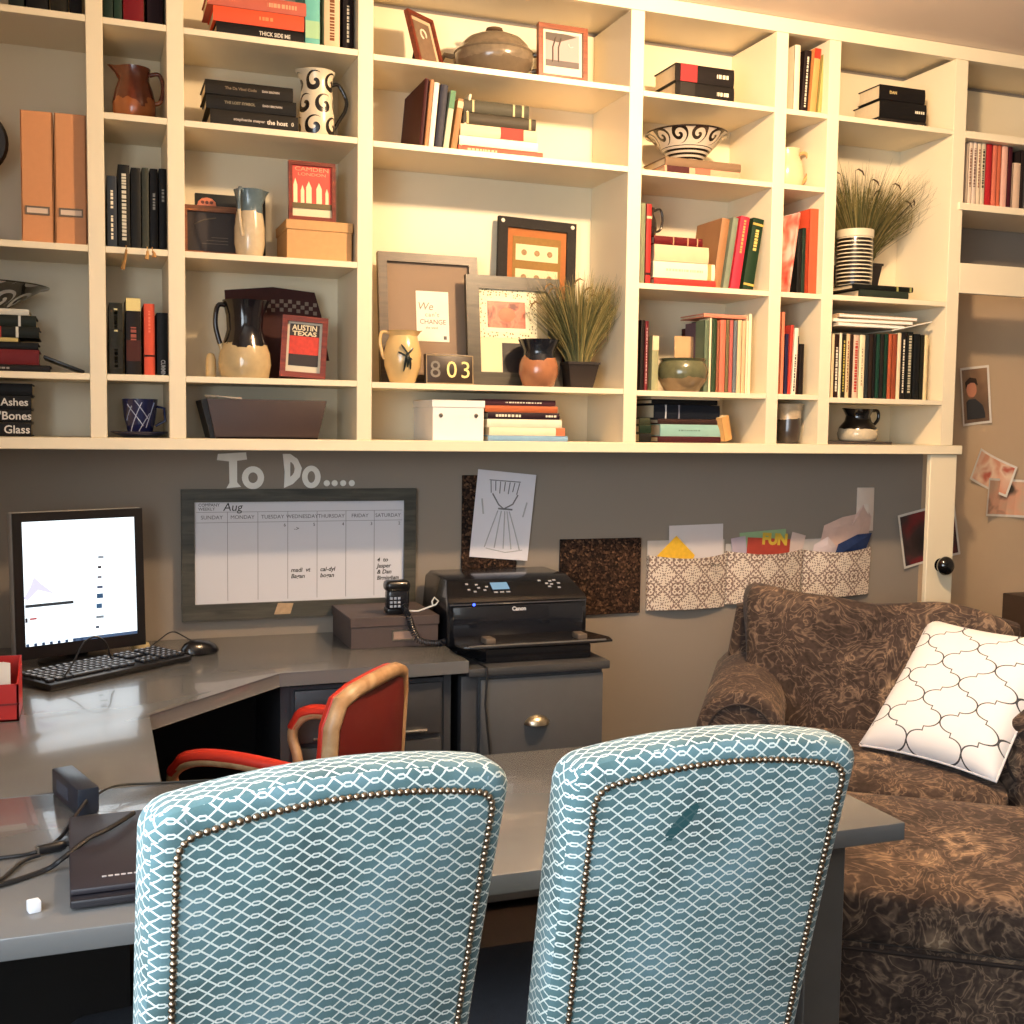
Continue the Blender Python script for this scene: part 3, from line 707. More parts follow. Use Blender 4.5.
cp = thing('tea_cup', 'dark blue cup with white crossing strokes on a saucer', 'cup', (cx, 3.40, ZR + .0075))
R_ = cw2 / 2; hh = ctop - ZR - .0075
MB().lathe([(0, 0), (R_ * .62, 0), (R_ * .72, hh * .12), (R_ * .9, hh * .5), (R_, hh), (R_ * .94, hh), (R_ * .84, hh * .5), (R_ * .6, hh * .15), (0, hh * .1)], 36).build('cup_body', mat((24, 30, 72), .2, coat=.5), cp)
mb = MB()
for (a0, z0_, a1, z1_) in ((-2.3, .1, -1.5, .9), (-2.4, .85, -1.4, .25), (-1.9, .95, -1.1, .45), (-1.2, .2, -.7, .9), (-1.7, .1, -1.0, .6), (-2.6, .4, -2.1, .8)):
    pts = []
    for k in range(7):
        f = k / 6; a = a0 + (a1 - a0) * f; z = hh * (z0_ + (z1_ - z0_) * f); r = R_ * (.74 + .26 * z / hh) + .001
        pts.append((r * math.cos(a), r * math.sin(a), z))
    mb.tube(pts, .0012, 5)
mb.build('painted_strokes', mat((170, 180, 206), .4), cp)
MB().tube([(R_ * .9, 0, hh * .8), (R_ * 1.35, 0, hh * .75), (R_ * 1.4, 0, hh * .4), (R_ * .85, 0, hh * .25)], .004, 8).build('handle', mat((24, 30, 72), .2), cp)
# ---- jugs
def jug(name, label, a, b_, top, Y, zf, prof, m, handle=None, spout=0, spout_amt=.012, cat='pitcher', hm=None, group=None, hr=.006, rotz=0, seg=36, px=None):
    x, w_, zt = span(a, b_, top, Y); h = zt - zf; R = w_ / 2
    o = thing(name, label, cat, (x, Y, zf), (0, 0, rotz), group)
    P = [(r * R, z * h) for r, z in prof]; inner = [(max(r * R - .004, 0.001), z * h) for r, z in reversed(prof[2:])]
    P = P + inner + [(0, .01)]
    def fn(v):
        if spout_amt and v.z > h * .78:
            a_ = math.atan2(v.y, v.x); dd = (a_ - spout + PI) % (2 * PI) - PI; k = math.exp(-(dd / .42) ** 2) * ((v.z / h - .78) / .22) ** 1.5
            return Vector((v.x + math.cos(spout) * spout_amt * k, v.y + math.sin(spout) * spout_amt * k, v.z + spout_amt * .25 * k))
        return v
    MB().lathe(P, seg, fn=fn).build('pot_body', m, o)
    if handle:
        ang = handle[0]; pts = [(math.cos(ang) * r * R, math.sin(ang) * r * R, z * h) for r, z in handle[1]]
        q = []
        for i in range(len(pts) - 1):
            p0 = Vector(pts[max(i - 1, 0)]); p1 = Vector(pts[i]); p2 = Vector(pts[i + 1]); p3 = Vector(pts[min(i + 2, len(pts) - 1)])
            for k in range(5):
                t_ = k / 5; q.append(.5 * ((2 * p1) + (p2 - p0) * t_ + (2 * p0 - 5 * p1 + 4 * p2 - p3) * t_ * t_ + (3 * p1 - p0 - 3 * p2 + p3) * t_ ** 3))
        q.append(Vector(pts[-1]))
        MB().tube(q, hr, 10).build('handle', hm or m, o)
    return o
m_brown = m_zsplit((104, 42, 20), (150, 84, 40), .06, .05, .25)
jug('brown_pitcher', 'glossy brown stoneware pitcher with a beak spout in the narrow bay', 112, 156, 69, 3.42, ZB, [(0, 0), (.70, 0), (.8, .03), (.98, .2), (1.0, .38), (.86, .62), (.70, .78), (.70, .9), (.76, 1.0)], m_brown, (-.15, [(.7, .90), (1.15, .92), (1.34, .7), (1.2, .45), (.95, .40)]), PI * .96, .028)
m_bw = m_spiral(5.0, .062, (214, 198, 168), (20, 16, 15), 190.0)
jug('scroll_pitcher', 'cream pitcher painted with black scrolls beside the flat black books', 299, 334, 73, 3.38, ZB, [(0, 0), (.92, 0), (1.0, .04), (1.0, .35), (.93, .6), (.86, .8), (.92, .93), (1.06, 1.0)], m_bw, (.1, [(.85, .84), (1.3, .86), (1.75, .66), (1.7, .5), (1.4, .36), (.95, .16)]), PI, .010, hm=GLOSS, hr=.0055)
m_bj = m_zsplit((98, 116, 124), (206, 186, 152), .125, .012, .2)
jug('blue_top_pitcher', 'tall slim pitcher, blue-grey top and cream bottom, before the dark plaque', 233, 266, 191, 3.36, ZCs, [(0, 0), (.72, 0), (.80, .04), (.92, .2), (.92, .45), (.80, .66), (.78, .8), (.9, .94), (.98, 1.0)], m_bj, (-2.2, [(.72, .93), (1.2, .99), (1.32, .8), (1.22, .55), (.95, .30)]), .25, .014, hr=.0048)
m_bc = m_zsplit((20, 18, 24), (196, 172, 128), .095, .035, .12)
jug('dark_dripped_pitcher', 'big round pitcher, black glaze dripping over a cream base', 218, 271, 301, 3.38, ZD, [(0, 0), (.85, 0), (.92, .03), (1.0, .18), (.96, .32), (.78, .50), (.68, .62), (.70, .80), (.80, .95), (.84, 1.0)], m_bc, (PI + .1, [(.7, .93), (1.02, .92), (1.12, .70), (1.0, .50), (.85, .36)]), .15, .012, hr=.007)
# ---- column 3
st3 = 'the pile beside the top left teal spine'
stack(st3, 'pile in the top bay of the third column', ZA, [(217, 304, 13.5, 'black white-lettered', (28, 22, 22), dict(title=[('THICK SIDE ME', .52, .015, (206, 200, 186), .36)], yaw=.03)), (214, 304, 14.5, 'orange-red', (226, 84, 52), dict(marks=[(.35, .5, .3)], tcol=(236, 140, 90))), (208, 306, 13, 'dusty pink', (188, 96, 76), dict(marks=[(.1, .4, .4)], tcol=(226, 160, 120)))])
row('the top bay, right of the flat orange book', 'upright books in the top bay of the third column', ZA, [(305, 320, -40, 'teal', (104, 176, 164), dict(bands=[(.1, .3, (160, 196, 150))])), (324, 340, -40, 'cream brown-lettered', (214, 184, 146), dict(marks=[(.1, .6, .4)], tcol=(120, 70, 40))), (343, 353, -40, 'black', (34, 26, 28), dict(marks=[(.1, .5, .3)]))])
stack('the pile of three beside the scroll pitcher', 'flat black novels beside the scroll pitcher', ZB, [(211, 298, 16.5, 'dark grey white-lettered', (44, 38, 32), dict(title=[('stephenie meyer', .74, .010, (170, 160, 150), .36), ('the host', .36, .017, (226, 216, 200), None), ('0', .08, .014, (200, 190, 170), None)])), (207, 296, 13.5, 'black thin-lettered', (30, 28, 24), dict(title=[('THE LOST SYMBOL', .8, .010, (130, 120, 100), .34), ('DAN BROWN', .38, .008, (170, 160, 150), .22)], yaw=-.02)), (206, 293, 13.5, 'worn black', (36, 30, 24), dict(title=[('The Da Vinci Code', .78, .010, (120, 104, 84), .36), ('DAN BROWN', .36, .008, (170, 160, 150), .20)]))])
# framed plaque and board
def frame(name, label, a, b_, top, bot, Y, zf, border, fm, art=None, mat_in=None, mbor=0, tilt=-.12, yaw=0, depth=.016, cat='picture frame', w=None, h=None, x=None, stand=True, roll=0):
    """leaning picture frame standing on zf; local: bottom centre origin, front -y"""
    if x is None: x, w, zt = span(a, b_, top, Y); h = (zt - zf) / math.cos(tilt)
    o = thing(name, label, cat, (x, Y, zf + .001 + abs(math.sin(roll)) * w / 2), (tilt, roll, yaw))
    frame_ring(MB(), w, h, border, -depth, 0).build('frame_moulding', fm, o, loc=(-w / 2, 0, 0))
    if mat_in: MB().box(-w / 2 + border * .9, w / 2 - border * .9, -depth * .45, -depth * .2, border * .9, h - border * .9).build('mount', mat_in, o)
    if art: art(o, w - 2 * border, h - 2 * border, border, -depth * .45)
    MB().box(-w / 2 + .004, w / 2 - .004, -.002, .001, .004, h - .004).build('backing', BLACKM, o)
    if stand:
        MB().box(-.02, .02, 0, .003, -.002, h * .62, rot=Euler((.25 + abs(tilt), 0, 0)), piv=(0, 0, h * .62)).build('easel_leg', BLACKM, o)
    return o
WOOD1 = m_wood((96, 54, 26), (146, 88, 46), .4)
REDW = m_wood((92, 32, 20), (130, 54, 34), .3)
def art_dark(o, w, h, b, y):
    MB().box(-w / 2, w / 2, y - .001, y, b, b + h).build('dark_print', mat((34, 24, 20), .5, var=.2), o)
    mb = MB(); mb.tube([(-w * .35, y - .002, b + h * .68), (-w * .15, y - .002, b + h * .8), (w * .1, y - .002, b + h * .86)], .0018, 5)
    for k in range(3): mb.box(w * (.0 - .1 * k), w * .35, y - .0018, y - .001, b + h * (.36 - k * .08), b + h * (.375 - k * .08))
    mb.build('faint_drawing', mat((92, 82, 70), .6), o)
frame('framed_dark_plaque', 'wood-framed dark plaque with faint lines behind the slim pitcher', 187, 240, 197, 250, 3.42, ZCs, .016, WOOD1, art_dark, tilt=-.06, x=.335, w=.165, h=.145)
o = MB().box(-.10, .10, 0, .012, 0, .188, .002).build('black_board', mat((24, 24, 20), .4), None, loc=(.393, 3.452, ZCs)); tag(o, 'plain black board standing behind the wood-framed dark plaque', 'board')
cr_ = thing('carved_badge', 'small carved reddish half-round badge on top of the wood-framed plaque', 'ornament', (.323, 3.418, ZCs + .146))
MB().prism([(-.026, 0), (-.024, .012), (-.014, .021), (0, .024), (.014, .021), (.024, .012), (.026, 0)], -.004, .004, bev=.001).build('badge_body', mat((190, 108, 76), .5), cr_)
mb = MB()
for x_ in (-.012, 0, .012): mb.lathe([(0, .002), (.004, .0015), (.005, 0)], 10, (x_, -.004, .010), Euler((PI / 2, 0, 0)))
mb.build('carving', mat((90, 44, 28), .5), cr_)
# tan box with lid
def lidded_box(name, label, x0, x1, y0, y1, z0, z1, lid, m, ml=None, extras=None, yaw=0):
    o = thing(name, label, 'box', ((x0 + x1) / 2, y0, z0), (0, 0, yaw)); w2 = (x1 - x0) / 2; d_ = y1 - y0; h = z1 - z0
    MB().box(-w2 + .003, w2 - .003, .003, d_ - .003, 0, h - .004, .001, 1).build('box_body', m, o)
    MB().box(-w2, w2, 0, d_, h - lid, h, .0015, 1).build('lid', ml or m, o)
    return o
TAN = mat((196, 148, 92), .6, var=.1, scale=60)
q0, q1 = at(286, 240, y=3.33), at(353, 240, y=3.33)
lidded_box('tan_storage_box', 'tan cardboard box with a lid under the red-framed poster', q0.x, q1.x, 3.33, 3.52, ZCs, at(320, 221, y=3.33).z, .028, TAN)
zb_ = at(320, 221, y=3.33).z
def art_sky(o, w, h, b, y):
    MB().box(-w / 2, w / 2, y - .001, y, b, b + h).build('print_paper', mat((226, 206, 166), .6), o)
    MB().box(-w / 2, w / 2, y - .002, y - .001, b + h * .2, b + h).build('red_sky', mat((214, 72, 56), .6, var=.15), o)
    text('CAMDEN', h * .11, mat((232, 160, 120), .6), o, (0, y - .0024, b + h * .93), width=w * .85, align='CENTER')
    text('LONDON', h * .08, mat((232, 160, 120), .6), o, (0, y - .0024, b + h * .83), width=w * .7, align='CENTER')
    mb = MB()
    for x_, ht, ww in ((-.42, .55, .1), (-.24, .42, .09), (-.08, .50, .14), (.18, .48, .14), (.38, .38, .08)):
        mb.prism([((x_ - ww / 2) * w, b + h * .2), ((x_ + ww / 2) * w, b + h * .2), ((x_ + ww / 2) * w, b + h * (.2 + ht * .75)), (x_ * w, b + h * (.2 + ht)), ((x_ - ww / 2) * w, b + h * (.2 + ht * .75))], y - .0028, y - .002)
    mb.build('printed_towers', mat((232, 216, 170), .6), o)
    MB().box(-w / 2, w / 2, y - .0032, y - .0028, b + h * .16, b + h * .27).build('printed_ground', mat((96, 80, 40), .6), o)
frame('red_framed_poster', 'small red-framed poster of pale towers on the tan box', 288, 335, 163, 219, 3.36, zb_, .011, REDW, art_sky, tilt=-.05)
# row 4 of column 3
qu = thing('checkered_quilt', 'dark quilted mat with a checker strip standing behind the dripped pitcher', 'quilt', (.54, 3.50, ZD))
MB().prism([(-.145, .02), (-.16, .262), (-.02, .278), (.105, .268), (.125, .2), (.15, .065), (.1, .07), (.06, .0), (-.1, 0)], -.006, .006, bev=.002).build('quilt_body', mat((58, 26, 22), .9, var=.2, scale=60), qu)
mb = MB(); mb2 = MB()
for i in range(13):
    for j in range(3):
        if (i + j) % 2 == 0: mb.box(-.05 + i * .0125, -.039 + i * .0125, -.0075, -.006, .208 + j * .0125 - abs(i - 5) * .0012, .219 + j * .0125 - abs(i - 5) * .0012)
mb.build('checker_patches', mat((128, 112, 98), .9, var=.4, scale=60), qu)
def art_austin(o, w, h, b, y):
    MB().box(-w / 2, w / 2, y - .001, y, b, b + h).build('print_paper', mat((206, 196, 170), .6), o)
    MB().box(-w * .43, w * .43, y - .002, y - .001, b + h * .13, b + h * .96).build('dark_ground', mat((36, 24, 22), .6), o)
    MB().box(-w * .43, w * .43, y - .0026, y - .002, b + h * .36, b + h * .72).build('red_block', mat((190, 50, 30), .6, var=.4, scale=90), o)
    text('AUSTIN', h * .15, mat((220, 206, 170), .6), o, (0, y - .003, b + h * .885), width=w * .72, align='CENTER', bold=.0005)
    text('TEXAS', h * .12, mat((220, 206, 170), .6), o, (0, y - .003, b + h * .77), width=w * .7, align='CENTER', bold=.0005)
frame('tilted_framed_poster', 'red wood framed black and red poster leaning by the dripped pitcher', 268, 312, 314, 378, 3.40, ZD, .016, REDW, art_austin, tilt=-.1, x=.590, w=.132, h=.180, yaw=-.12, roll=.06, depth=.024)
o = MB().lathe([(0, 0), (.014, 0), (.015, .01), (.014, .055), (.009, .07), (0, .074)], 20).build('small_candle', mat((214, 184, 130), .5), None, loc=(at(211, 370, y=3.42).x, 3.42, ZD)); tag(o, 'small cream candle stub standing left of the dripped pitcher', 'candle')
# bottom bay: dark tray
x0_, x1_ = at(207, 400, y=3.33).x, at(327, 400, y=3.33).x; zt_ = at(260, 399.5, y=3.33).z
ty = thing('dark_wood_tray', 'deep dark brown tapered tray filling the lower bay', 'tray', ((x0_ + x1_) / 2, 3.33, ZR))
W2 = (x1_ - x0_) / 2; H2 = zt_ - ZR; dk = mat((54, 38, 34), .55, var=.1)
mb = MB().prism([(-W2 * .86, 0), (W2 * .84, 0), (W2, H2), (-W2, H2)], 0, .006, bev=.001); mb.prism([(-W2 * .86, 0), (W2 * .84, 0), (W2, H2), (-W2, H2)], .20, .206)
for s in (-1, 1):
    A = [(s * W2 * (.86 if s < 0 else .84), 0, 0), (s * W2, 0, H2), (s * W2, .206, H2), (s * W2 * (.86 if s < 0 else .84), .206, 0)]
    mb.quad(A); mb.quad([(x - s * .005, y, z) for x, y, z in reversed(A)])
mb.box(-W2 * .85, W2 * .83, 0, .206, 0, .005); mb.build('tray_body', dk, ty)
MB().prism([(-W2 * 1.0, H2), (-W2 * 1.09, H2 * .96), (-W2 * .93, 0), (-W2 * .86, 0)], .02, .19).build('side_flap', BLACKM, ty)
sp_ = thing('wooden_spoon', 'small pale spoon lying across the top of the dark tray', 'spoon', (x0_ + .012, 3.345, zt_ + .0035), (0, .06, -.15))
MB().lathe([(0, 0), (.011, .0015), (.014, .006), (.012, .006), (0, .003)], 18, sx=1.3).build('spoon_bowl', mat((190, 176, 156), .4), sp_)
MB().tube([(.012, 0, .006), (.04, 0, .004), (.085, 0, .003)], [.003, .002, .003], 8).build('spoon_handle', mat((190, 176, 156), .4), sp_)
# ---------------------------------------------------------------- column 4
Z4A, Z4B, Z4C = 2.467, 2.2245, 1.5344
def art_oval(o, w, h, b, y):
    MB().box(-w / 2, w / 2, y - .001, y, b, b + h).build('print_paper', mat((200, 176, 140), .6), o)
    MB().box(-w * .38, w * .38, y - .0016, y - .001, b + h * .08, b + h * .92).build('brown_print', mat((120, 96, 74), .6, var=.3, scale=60), o)
    mb = MB(); mb.tube([(w * .13 * math.cos(a), y - .002, b + h * .66 + h * .10 * math.sin(a)) for a in [k * PI / 5 - .6 for k in range(9)]], .0028, 6); mb.build('pale_scroll', mat((232, 214, 184), .6), o)
frame('tilted_picture_frame', 'small red-brown frame leaning askew at the left of the casserole', 404, 446, 6, 59, 3.39, Z4A, .011, REDW, art_oval, tilt=-.30, yaw=.62, x=.968, w=.122, h=.172)
# casserole
x, w_, zt = span(452, 535, 30, 3.43); R = .126; h = .165
ca = thing('lidded_casserole', 'grey-brown glazed lidded casserole with side handles on the top shelf', 'casserole', (at(494, 60, y=3.43).x, 3.43, Z4A))
m_cas = m_zsplit((138, 120, 96), (112, 96, 76), .05, .02, .18)
MB().lathe([(0, 0), (R * .62, 0), (R * .78, .012), (R * .97, .045), (R, .068), (R * .97, .078), (R * .90, .078), (R * .85, .03), (0, .015)], 44).build('pot_body', m_cas, ca)
MB().lathe([(R * .96, .079), (R * .99, .083), (R * .92, .092), (R * .86, .100), (R * .84, .106), (R * .70, .124), (R * .42, .140), (R * .2, .144), (0, .145)], 44).build('lid', m_cas, ca)
MB().lathe([(R * .16, .142), (R * .15, .148), (R * .22, .154), (R * .2, .161), (0, .163)], 24).build('lid_knob', mat((96, 76, 58), .25), ca)
for s in (-1, 1):
    MB().tube([(s * R * .9, 0, .078), (s * R * 1.22, 0, .086), (s * R * 1.34, 0, .062), (s * R * 1.22, 0, .036), (s * R * .93, 0, .03)], .008, 10).build('handle', m_cas, ca)
ca.rotation_euler = (0, 0, -.45)
def art_trees(o, w, h, b, y):
    MB().box(-w / 2, w / 2, y - .001, y, b, b + h).build('print_paper', mat((226, 212, 184), .6), o)
    MB().box(-w * .42, w * .42, y - .0016, y - .001, b + h * .20, b + h * .94).build('mauve_sky', mat((168, 146, 140), .6, var=.06), o)
    MB().box(-w * .42, w * .42, y - .002, y - .0016, b + h * .20, b + h * .34).build('dark_ground', mat((92, 82, 78), .6, var=.2), o)
    mb = MB()
    for a_ in (-.24, -.10): mb.tube([(a_ * w, y - .002, b + h * .3), (a_ * w, y - .002, b + h * .62), ((a_ + .07) * w, y - .002, b + h * .84)], .0022, 5)
    mb.prism([(-w * .42, b + h * .78), (-w * .1, b + h * .74), (w * .12, b + h * .82), (w * .36, b + h * .9), (w * .1, b + h * .94), (-w * .42, b + h * .94)], y - .0024, y - .0018)
    mb.build('printed_trees', mat((84, 72, 62), .6), o)
    mb = MB(); mb.tube([(w * .22 + .008 * math.cos(a), y - .002, b + h * .72 + .008 * math.sin(a)) for a in [PI * .9 + k * .35 for k in range(9)]], .001, 5); mb.build('printed_moon', mat((230, 214, 196), .6), o)
frame('tree_print_frame', 'reddish wood frame with a moonlit tree print right of the casserole', 537, 586, 27, 80, 3.35, Z4A, .015, m_wood((108, 50, 26), (146, 76, 42), .35), art_trees, tilt=-.05, depth=.02)
row('the left-hand leaning books on the second shelf', 'leaning books on the second shelf', Z4B, [(419, 423.5, 78, 'dark red', (84, 22, 22), dict(lean=.09, Y=3.345, d=.235, label='dark red book with its broad cover in view, leftmost of the second-shelf books')), (424.5, 428, 79, 'tan', (170, 120, 80), dict(lean=.09)), (428.5, 433.5, 82, 'white', (236, 228, 206), dict(lean=.09)), (434.5, 442, 84, 'navy', (62, 62, 76), dict(lean=.10)), (443, 448.5, 90, 'green and cream', (196, 192, 160), dict(lean=.13, bands=[(.7, 1.0, (90, 130, 96))])), (450.5, 456.5, 98, 'brown', (160, 116, 74), dict(lean=.15, bands=[(.82, .95, (220, 190, 150))])), (459, 461.5, 93, 'cream', (228, 212, 176), dict(lean=.18))])
stack('the flat pile right of the leaning books', 'flat pile on the second shelf', Z4B, [(457, 541, 7.0, 'red thin', (192, 84, 64), dict(marks=[(.55, .9, .4)], tcol=(230, 190, 150))), (458, 536, 9.0, 'white', (238, 228, 204), {}), (459, 535, 11.0, 'cream red-labelled', (220, 196, 158), dict(bands=[(.18, .48, (178, 56, 44))])), (462, 534, 11.0, 'dark gilt-edged', (78, 68, 50), dict(bands=[(.07, .10, (180, 160, 110)), (.93, .96, (180, 160, 110))])), (462, 527, 12.0, 'olive grey', (84, 80, 62), dict(bands=[(.08, .11, (190, 176, 130)), (.22, .25, (190, 176, 130)), (.84, .87, (190, 176, 130))]))])
# big shelf
def mat_plain(c): return mat(c, .7, var=.03)
def art_quote(o, w, h, b, y):
    cx_ = 0.012; pw, ph = .105, .158; zc = b + h * .53
    MB().box(cx_ - pw / 2, cx_ + pw / 2, y - .002, y - .0005, zc - ph / 2, zc + ph / 2).build('quote_card', mat((238, 230, 208), .7), o)
    g_ = mat((140, 128, 108), .7); hh_ = mat((110, 98, 84), .7)
    text('We', .034, g_, o, (cx_ - .024, y - .0024, zc + .03), align='CENTER', shear=.2)
    text("can't", .020, g_, o, (cx_ - .002, y - .0024, zc + .005), align='CENTER', sp=1.2)
    text('CHANGE', .021, hh_, o, (cx_, y - .0024, zc - .018), align='CENTER', width=.084)
    text('the wind', .011, g_, o, (cx_ - .004, y - .0024, zc - .036), align='CENTER')
    MB().box(cx_ + .034, cx_ + .044, y - .0026, y - .002, zc - ph / 2 + .007, zc - ph / 2 + .018).build('stamp_mark', mat((96, 88, 84), .7), o)
x, w_, zt = span(380, 480, 254, 3.50)
BRW = m_wood((54, 43, 30), (80, 66, 47), .4)
fr1 = frame('large_brown_frame', 'large brown picture frame with a tan mount and a white quote card', 380, 480, 254, 382, 3.47, Z4C, .028, BRW, art_quote, mat_plain((134, 112, 90)), tilt=-.13, depth=.022)
# quilted piece in frame, standing behind
qx0, qx1 = at(495, 250, y=3.53).x, at(573, 250, y=3.53).x; qz = at(534, 219, y=3.53).z
qw = qx1 - qx0
qf = thing('framed_quilt', 'black-bordered orange quilted piece with pale patches behind the grey frame', 'quilt', ((qx0 + qx1) / 2, 3.53, Z4C + .001), (-.05, .03, 0))
qh = qz - Z4C
m_dots = m_bands((34, 28, 24), (52, 44, 36), .012, .3)
frame_ring(MB(), qw, qh, .032, -.016, 0).build('quilt_border', mat((34, 30, 26), .9, var=.5, scale=140), qf, loc=(-qw / 2, 0, 0))
MB().box(-qw / 2 + .03, qw / 2 - .03, -.008, -.002, .03, qh - .03).build('orange_field', mat((166, 100, 50), .9, var=.1, scale=90), qf)
MB().box(-qw / 2 + .052, qw / 2 - .052, -.0095, -.008, .05, qh - .058).build('olive_field', mat((138, 104, 52), .9, var=.15, scale=90), qf)
for k, z_ in enumerate((qh - .135, qh - .215, qh - .295)):
    MB().box(-qw / 2 + .062, qw / 2 - .062, -.011, -.0095, z_, z_ + .052).build('pale_patch', mat((226, 208, 164), .9), qf)
    mb = MB()
    for xx in (-.045, 0, .045): mb.lathe([(0, .001), (.009, .001), (.010, 0)], 12, (xx, -.011, z_ + .026), Euler((PI / 2, 0, 0)))
    mb.build('stitched_circle', mat((150, 120, 84), .9, var=.5, scale=200), qf)
for xx in (-qw / 2 + .014, qw / 2 - .014): MB().lathe([(0, .004), (.006, .003), (.007, 0)], 12, (xx, -.016, qh - .014), Euler((PI / 2, 0, 0))).build('corner_button', mat((220, 210, 190), .4), qf)
def art_baby(o, w, h, b, y):
    MB().box(-w / 2, w * .12, y - .002, y - .0005, b, b + h).build('cream_strip', mat((222, 206, 164), .7, var=.05), o)
    m, nt, bb = new_mat('speckled_paper'); setp(bb, .7); vo = nt.nodes.new('ShaderNodeTexVoronoi'); nt.links.new(coords(nt), vo.inputs['Vector']); vo.inputs['Scale'].default_value = 120
    finish(nt, bb, mixc(nt, E(vo.outputs['Distance']).lt(.32), lin((234, 224, 184)), lin((120, 104, 60))))
    MB().box(-w / 2, w * .34, y - .003, y - .002, b + h * .42, b + h).build('speckled_card', m, o)
    MB().box(-w * .40, w * .22, y - .0036, y - .003, b + h * .49, b + h * .9).build('inner_card', mat((236, 226, 190), .7), o)
    MB().box(-w * .38, w * .17, y - .0042, y - .0036, b + h * .54, b + h * .86).build('baby_photo', m_photo((180, 90, 70), (206, 120, 92), (96, 40, 34), 26, 4.0), o)
    MB().lathe([(0, .0012), (.026, .001), (.028, 0)], 24, (-w * .10, y - .0042, b + h * .70), Euler((PI / 2, 0, 0)), sy=.8).build('baby_face', mat((214, 124, 96), .7, var=.15, scale=90), o)
    MB().box(-w * .18, w / 2, y - .004, y - .003, b, b + h * .36).build('dark_photo', mat((34, 28, 26), .4), o)
frame('grey_frame', 'grey-green wide picture frame with a baby snapshot on speckled card', 468, 562, 277, 384, 3.425, Z4C, .042, m_wood((46, 42, 32), (66, 60, 46), .4), art_baby, mat_plain((176, 158, 120)), tilt=-.13, depth=.02)
m_cream = mat((204, 172, 116), .22, coat=.3, var=.06, scale=20)
cj = jug('cream_pitcher', 'cream pitcher painted with a dark leafy sprig in front of the brown frame', 384, 421, 331, 3.36, Z4C, [(0, 0), (.60, 0), (.68, .03), (.95, .33), (1.0, .55), (.86, .78), (.70, .9), (.76, .97), (.84, 1.0)], m_cream, (PI, [(.72, .95), (1.12, .96), (1.22, .78), (1.08, .55), (.97, .46)]), .1, .016, hr=.005)
mb = MB(); R_ = span(384, 421, 331, 3.36)[1] / 2; hh = span(384, 421, 331, 3.36)[2] - Z4C
for (a0, z0_, a1, z1_, rr) in ((-1.9, .72, -1.45, .50, .0035), (-1.25, .66, -1.6, .52, .003), (-2.05, .58, -1.6, .50, .0035), (-1.6, .58, -1.75, .22, .004), (-1.5, .52, -1.35, .26, .004), (-1.55, .5, -1.55, .30, .004), (-1.3, .44, -1.6, .5, .003)):
    pts = []
    for k in range(6):
        f = k / 5; a = a0 + (a1 - a0) * f; z = z0_ + (z1_ - z0_) * f
        r = R_ * (.95 + .05 * (1 - abs(z - .5) * 2) if z > .33 else .68 + .27 * z / .33) + .0006
        pts.append((r * math.cos(a), r * math.sin(a), z * hh))
    rr *= 1.35; mb.tube(pts, [rr * .5, rr, rr, rr, rr * .8, rr * .4], 6, flat=.5)
mb.build('painted_sprig', mat((28, 36, 34), .3), cj)
q0, q1, q2 = at(426, 370, y=3.365), at(474, 370, y=3.365), at(450, 354, y=3.365)
npq = thing('number_plaque', 'small dark plaque with the house number 803 below the brown frame', 'plaque', ((q0.x + q1.x) / 2, 3.365, Z4C), (-.08, 0, 0))
pw = q1.x - q0.x; ph = q2.z - Z4C
MB().box(-pw / 2, pw / 2, 0, .022, 0, ph, .0015).build('block', mat((44, 32, 22), .4, var=.2), npq)
frame_ring(MB(), pw * .98, ph * .94, .0025, -.001, 0).build('edge_line', mat((150, 128, 90), .5), npq, loc=(-pw * .49, -.0002, ph * .03))
for s_, f_, c_ in (('8', -.30, (110, 108, 100)), ('0', .04, (232, 214, 140)), ('3', .33, (232, 214, 140))):
    text(s_, .072, mat(c_, .4), npq, (pw * f_, -.0006, ph * .47), align='CENTER', name='digit')
m_or = m_zsplit((26, 28, 34), (168, 110, 74), .088, .03, .18)
jug('orange_vase', 'small round orange vase with a flared black glazed rim', 519, 558, 340, 3.35, Z4C, [(0, 0), (.66, 0), (.76, .03), (.95, .28), (.93, .48), (.78, .66), (.76, .76), (.95, .95), (1.0, 1.0)], m_or, None, 0, 0, 'vase')
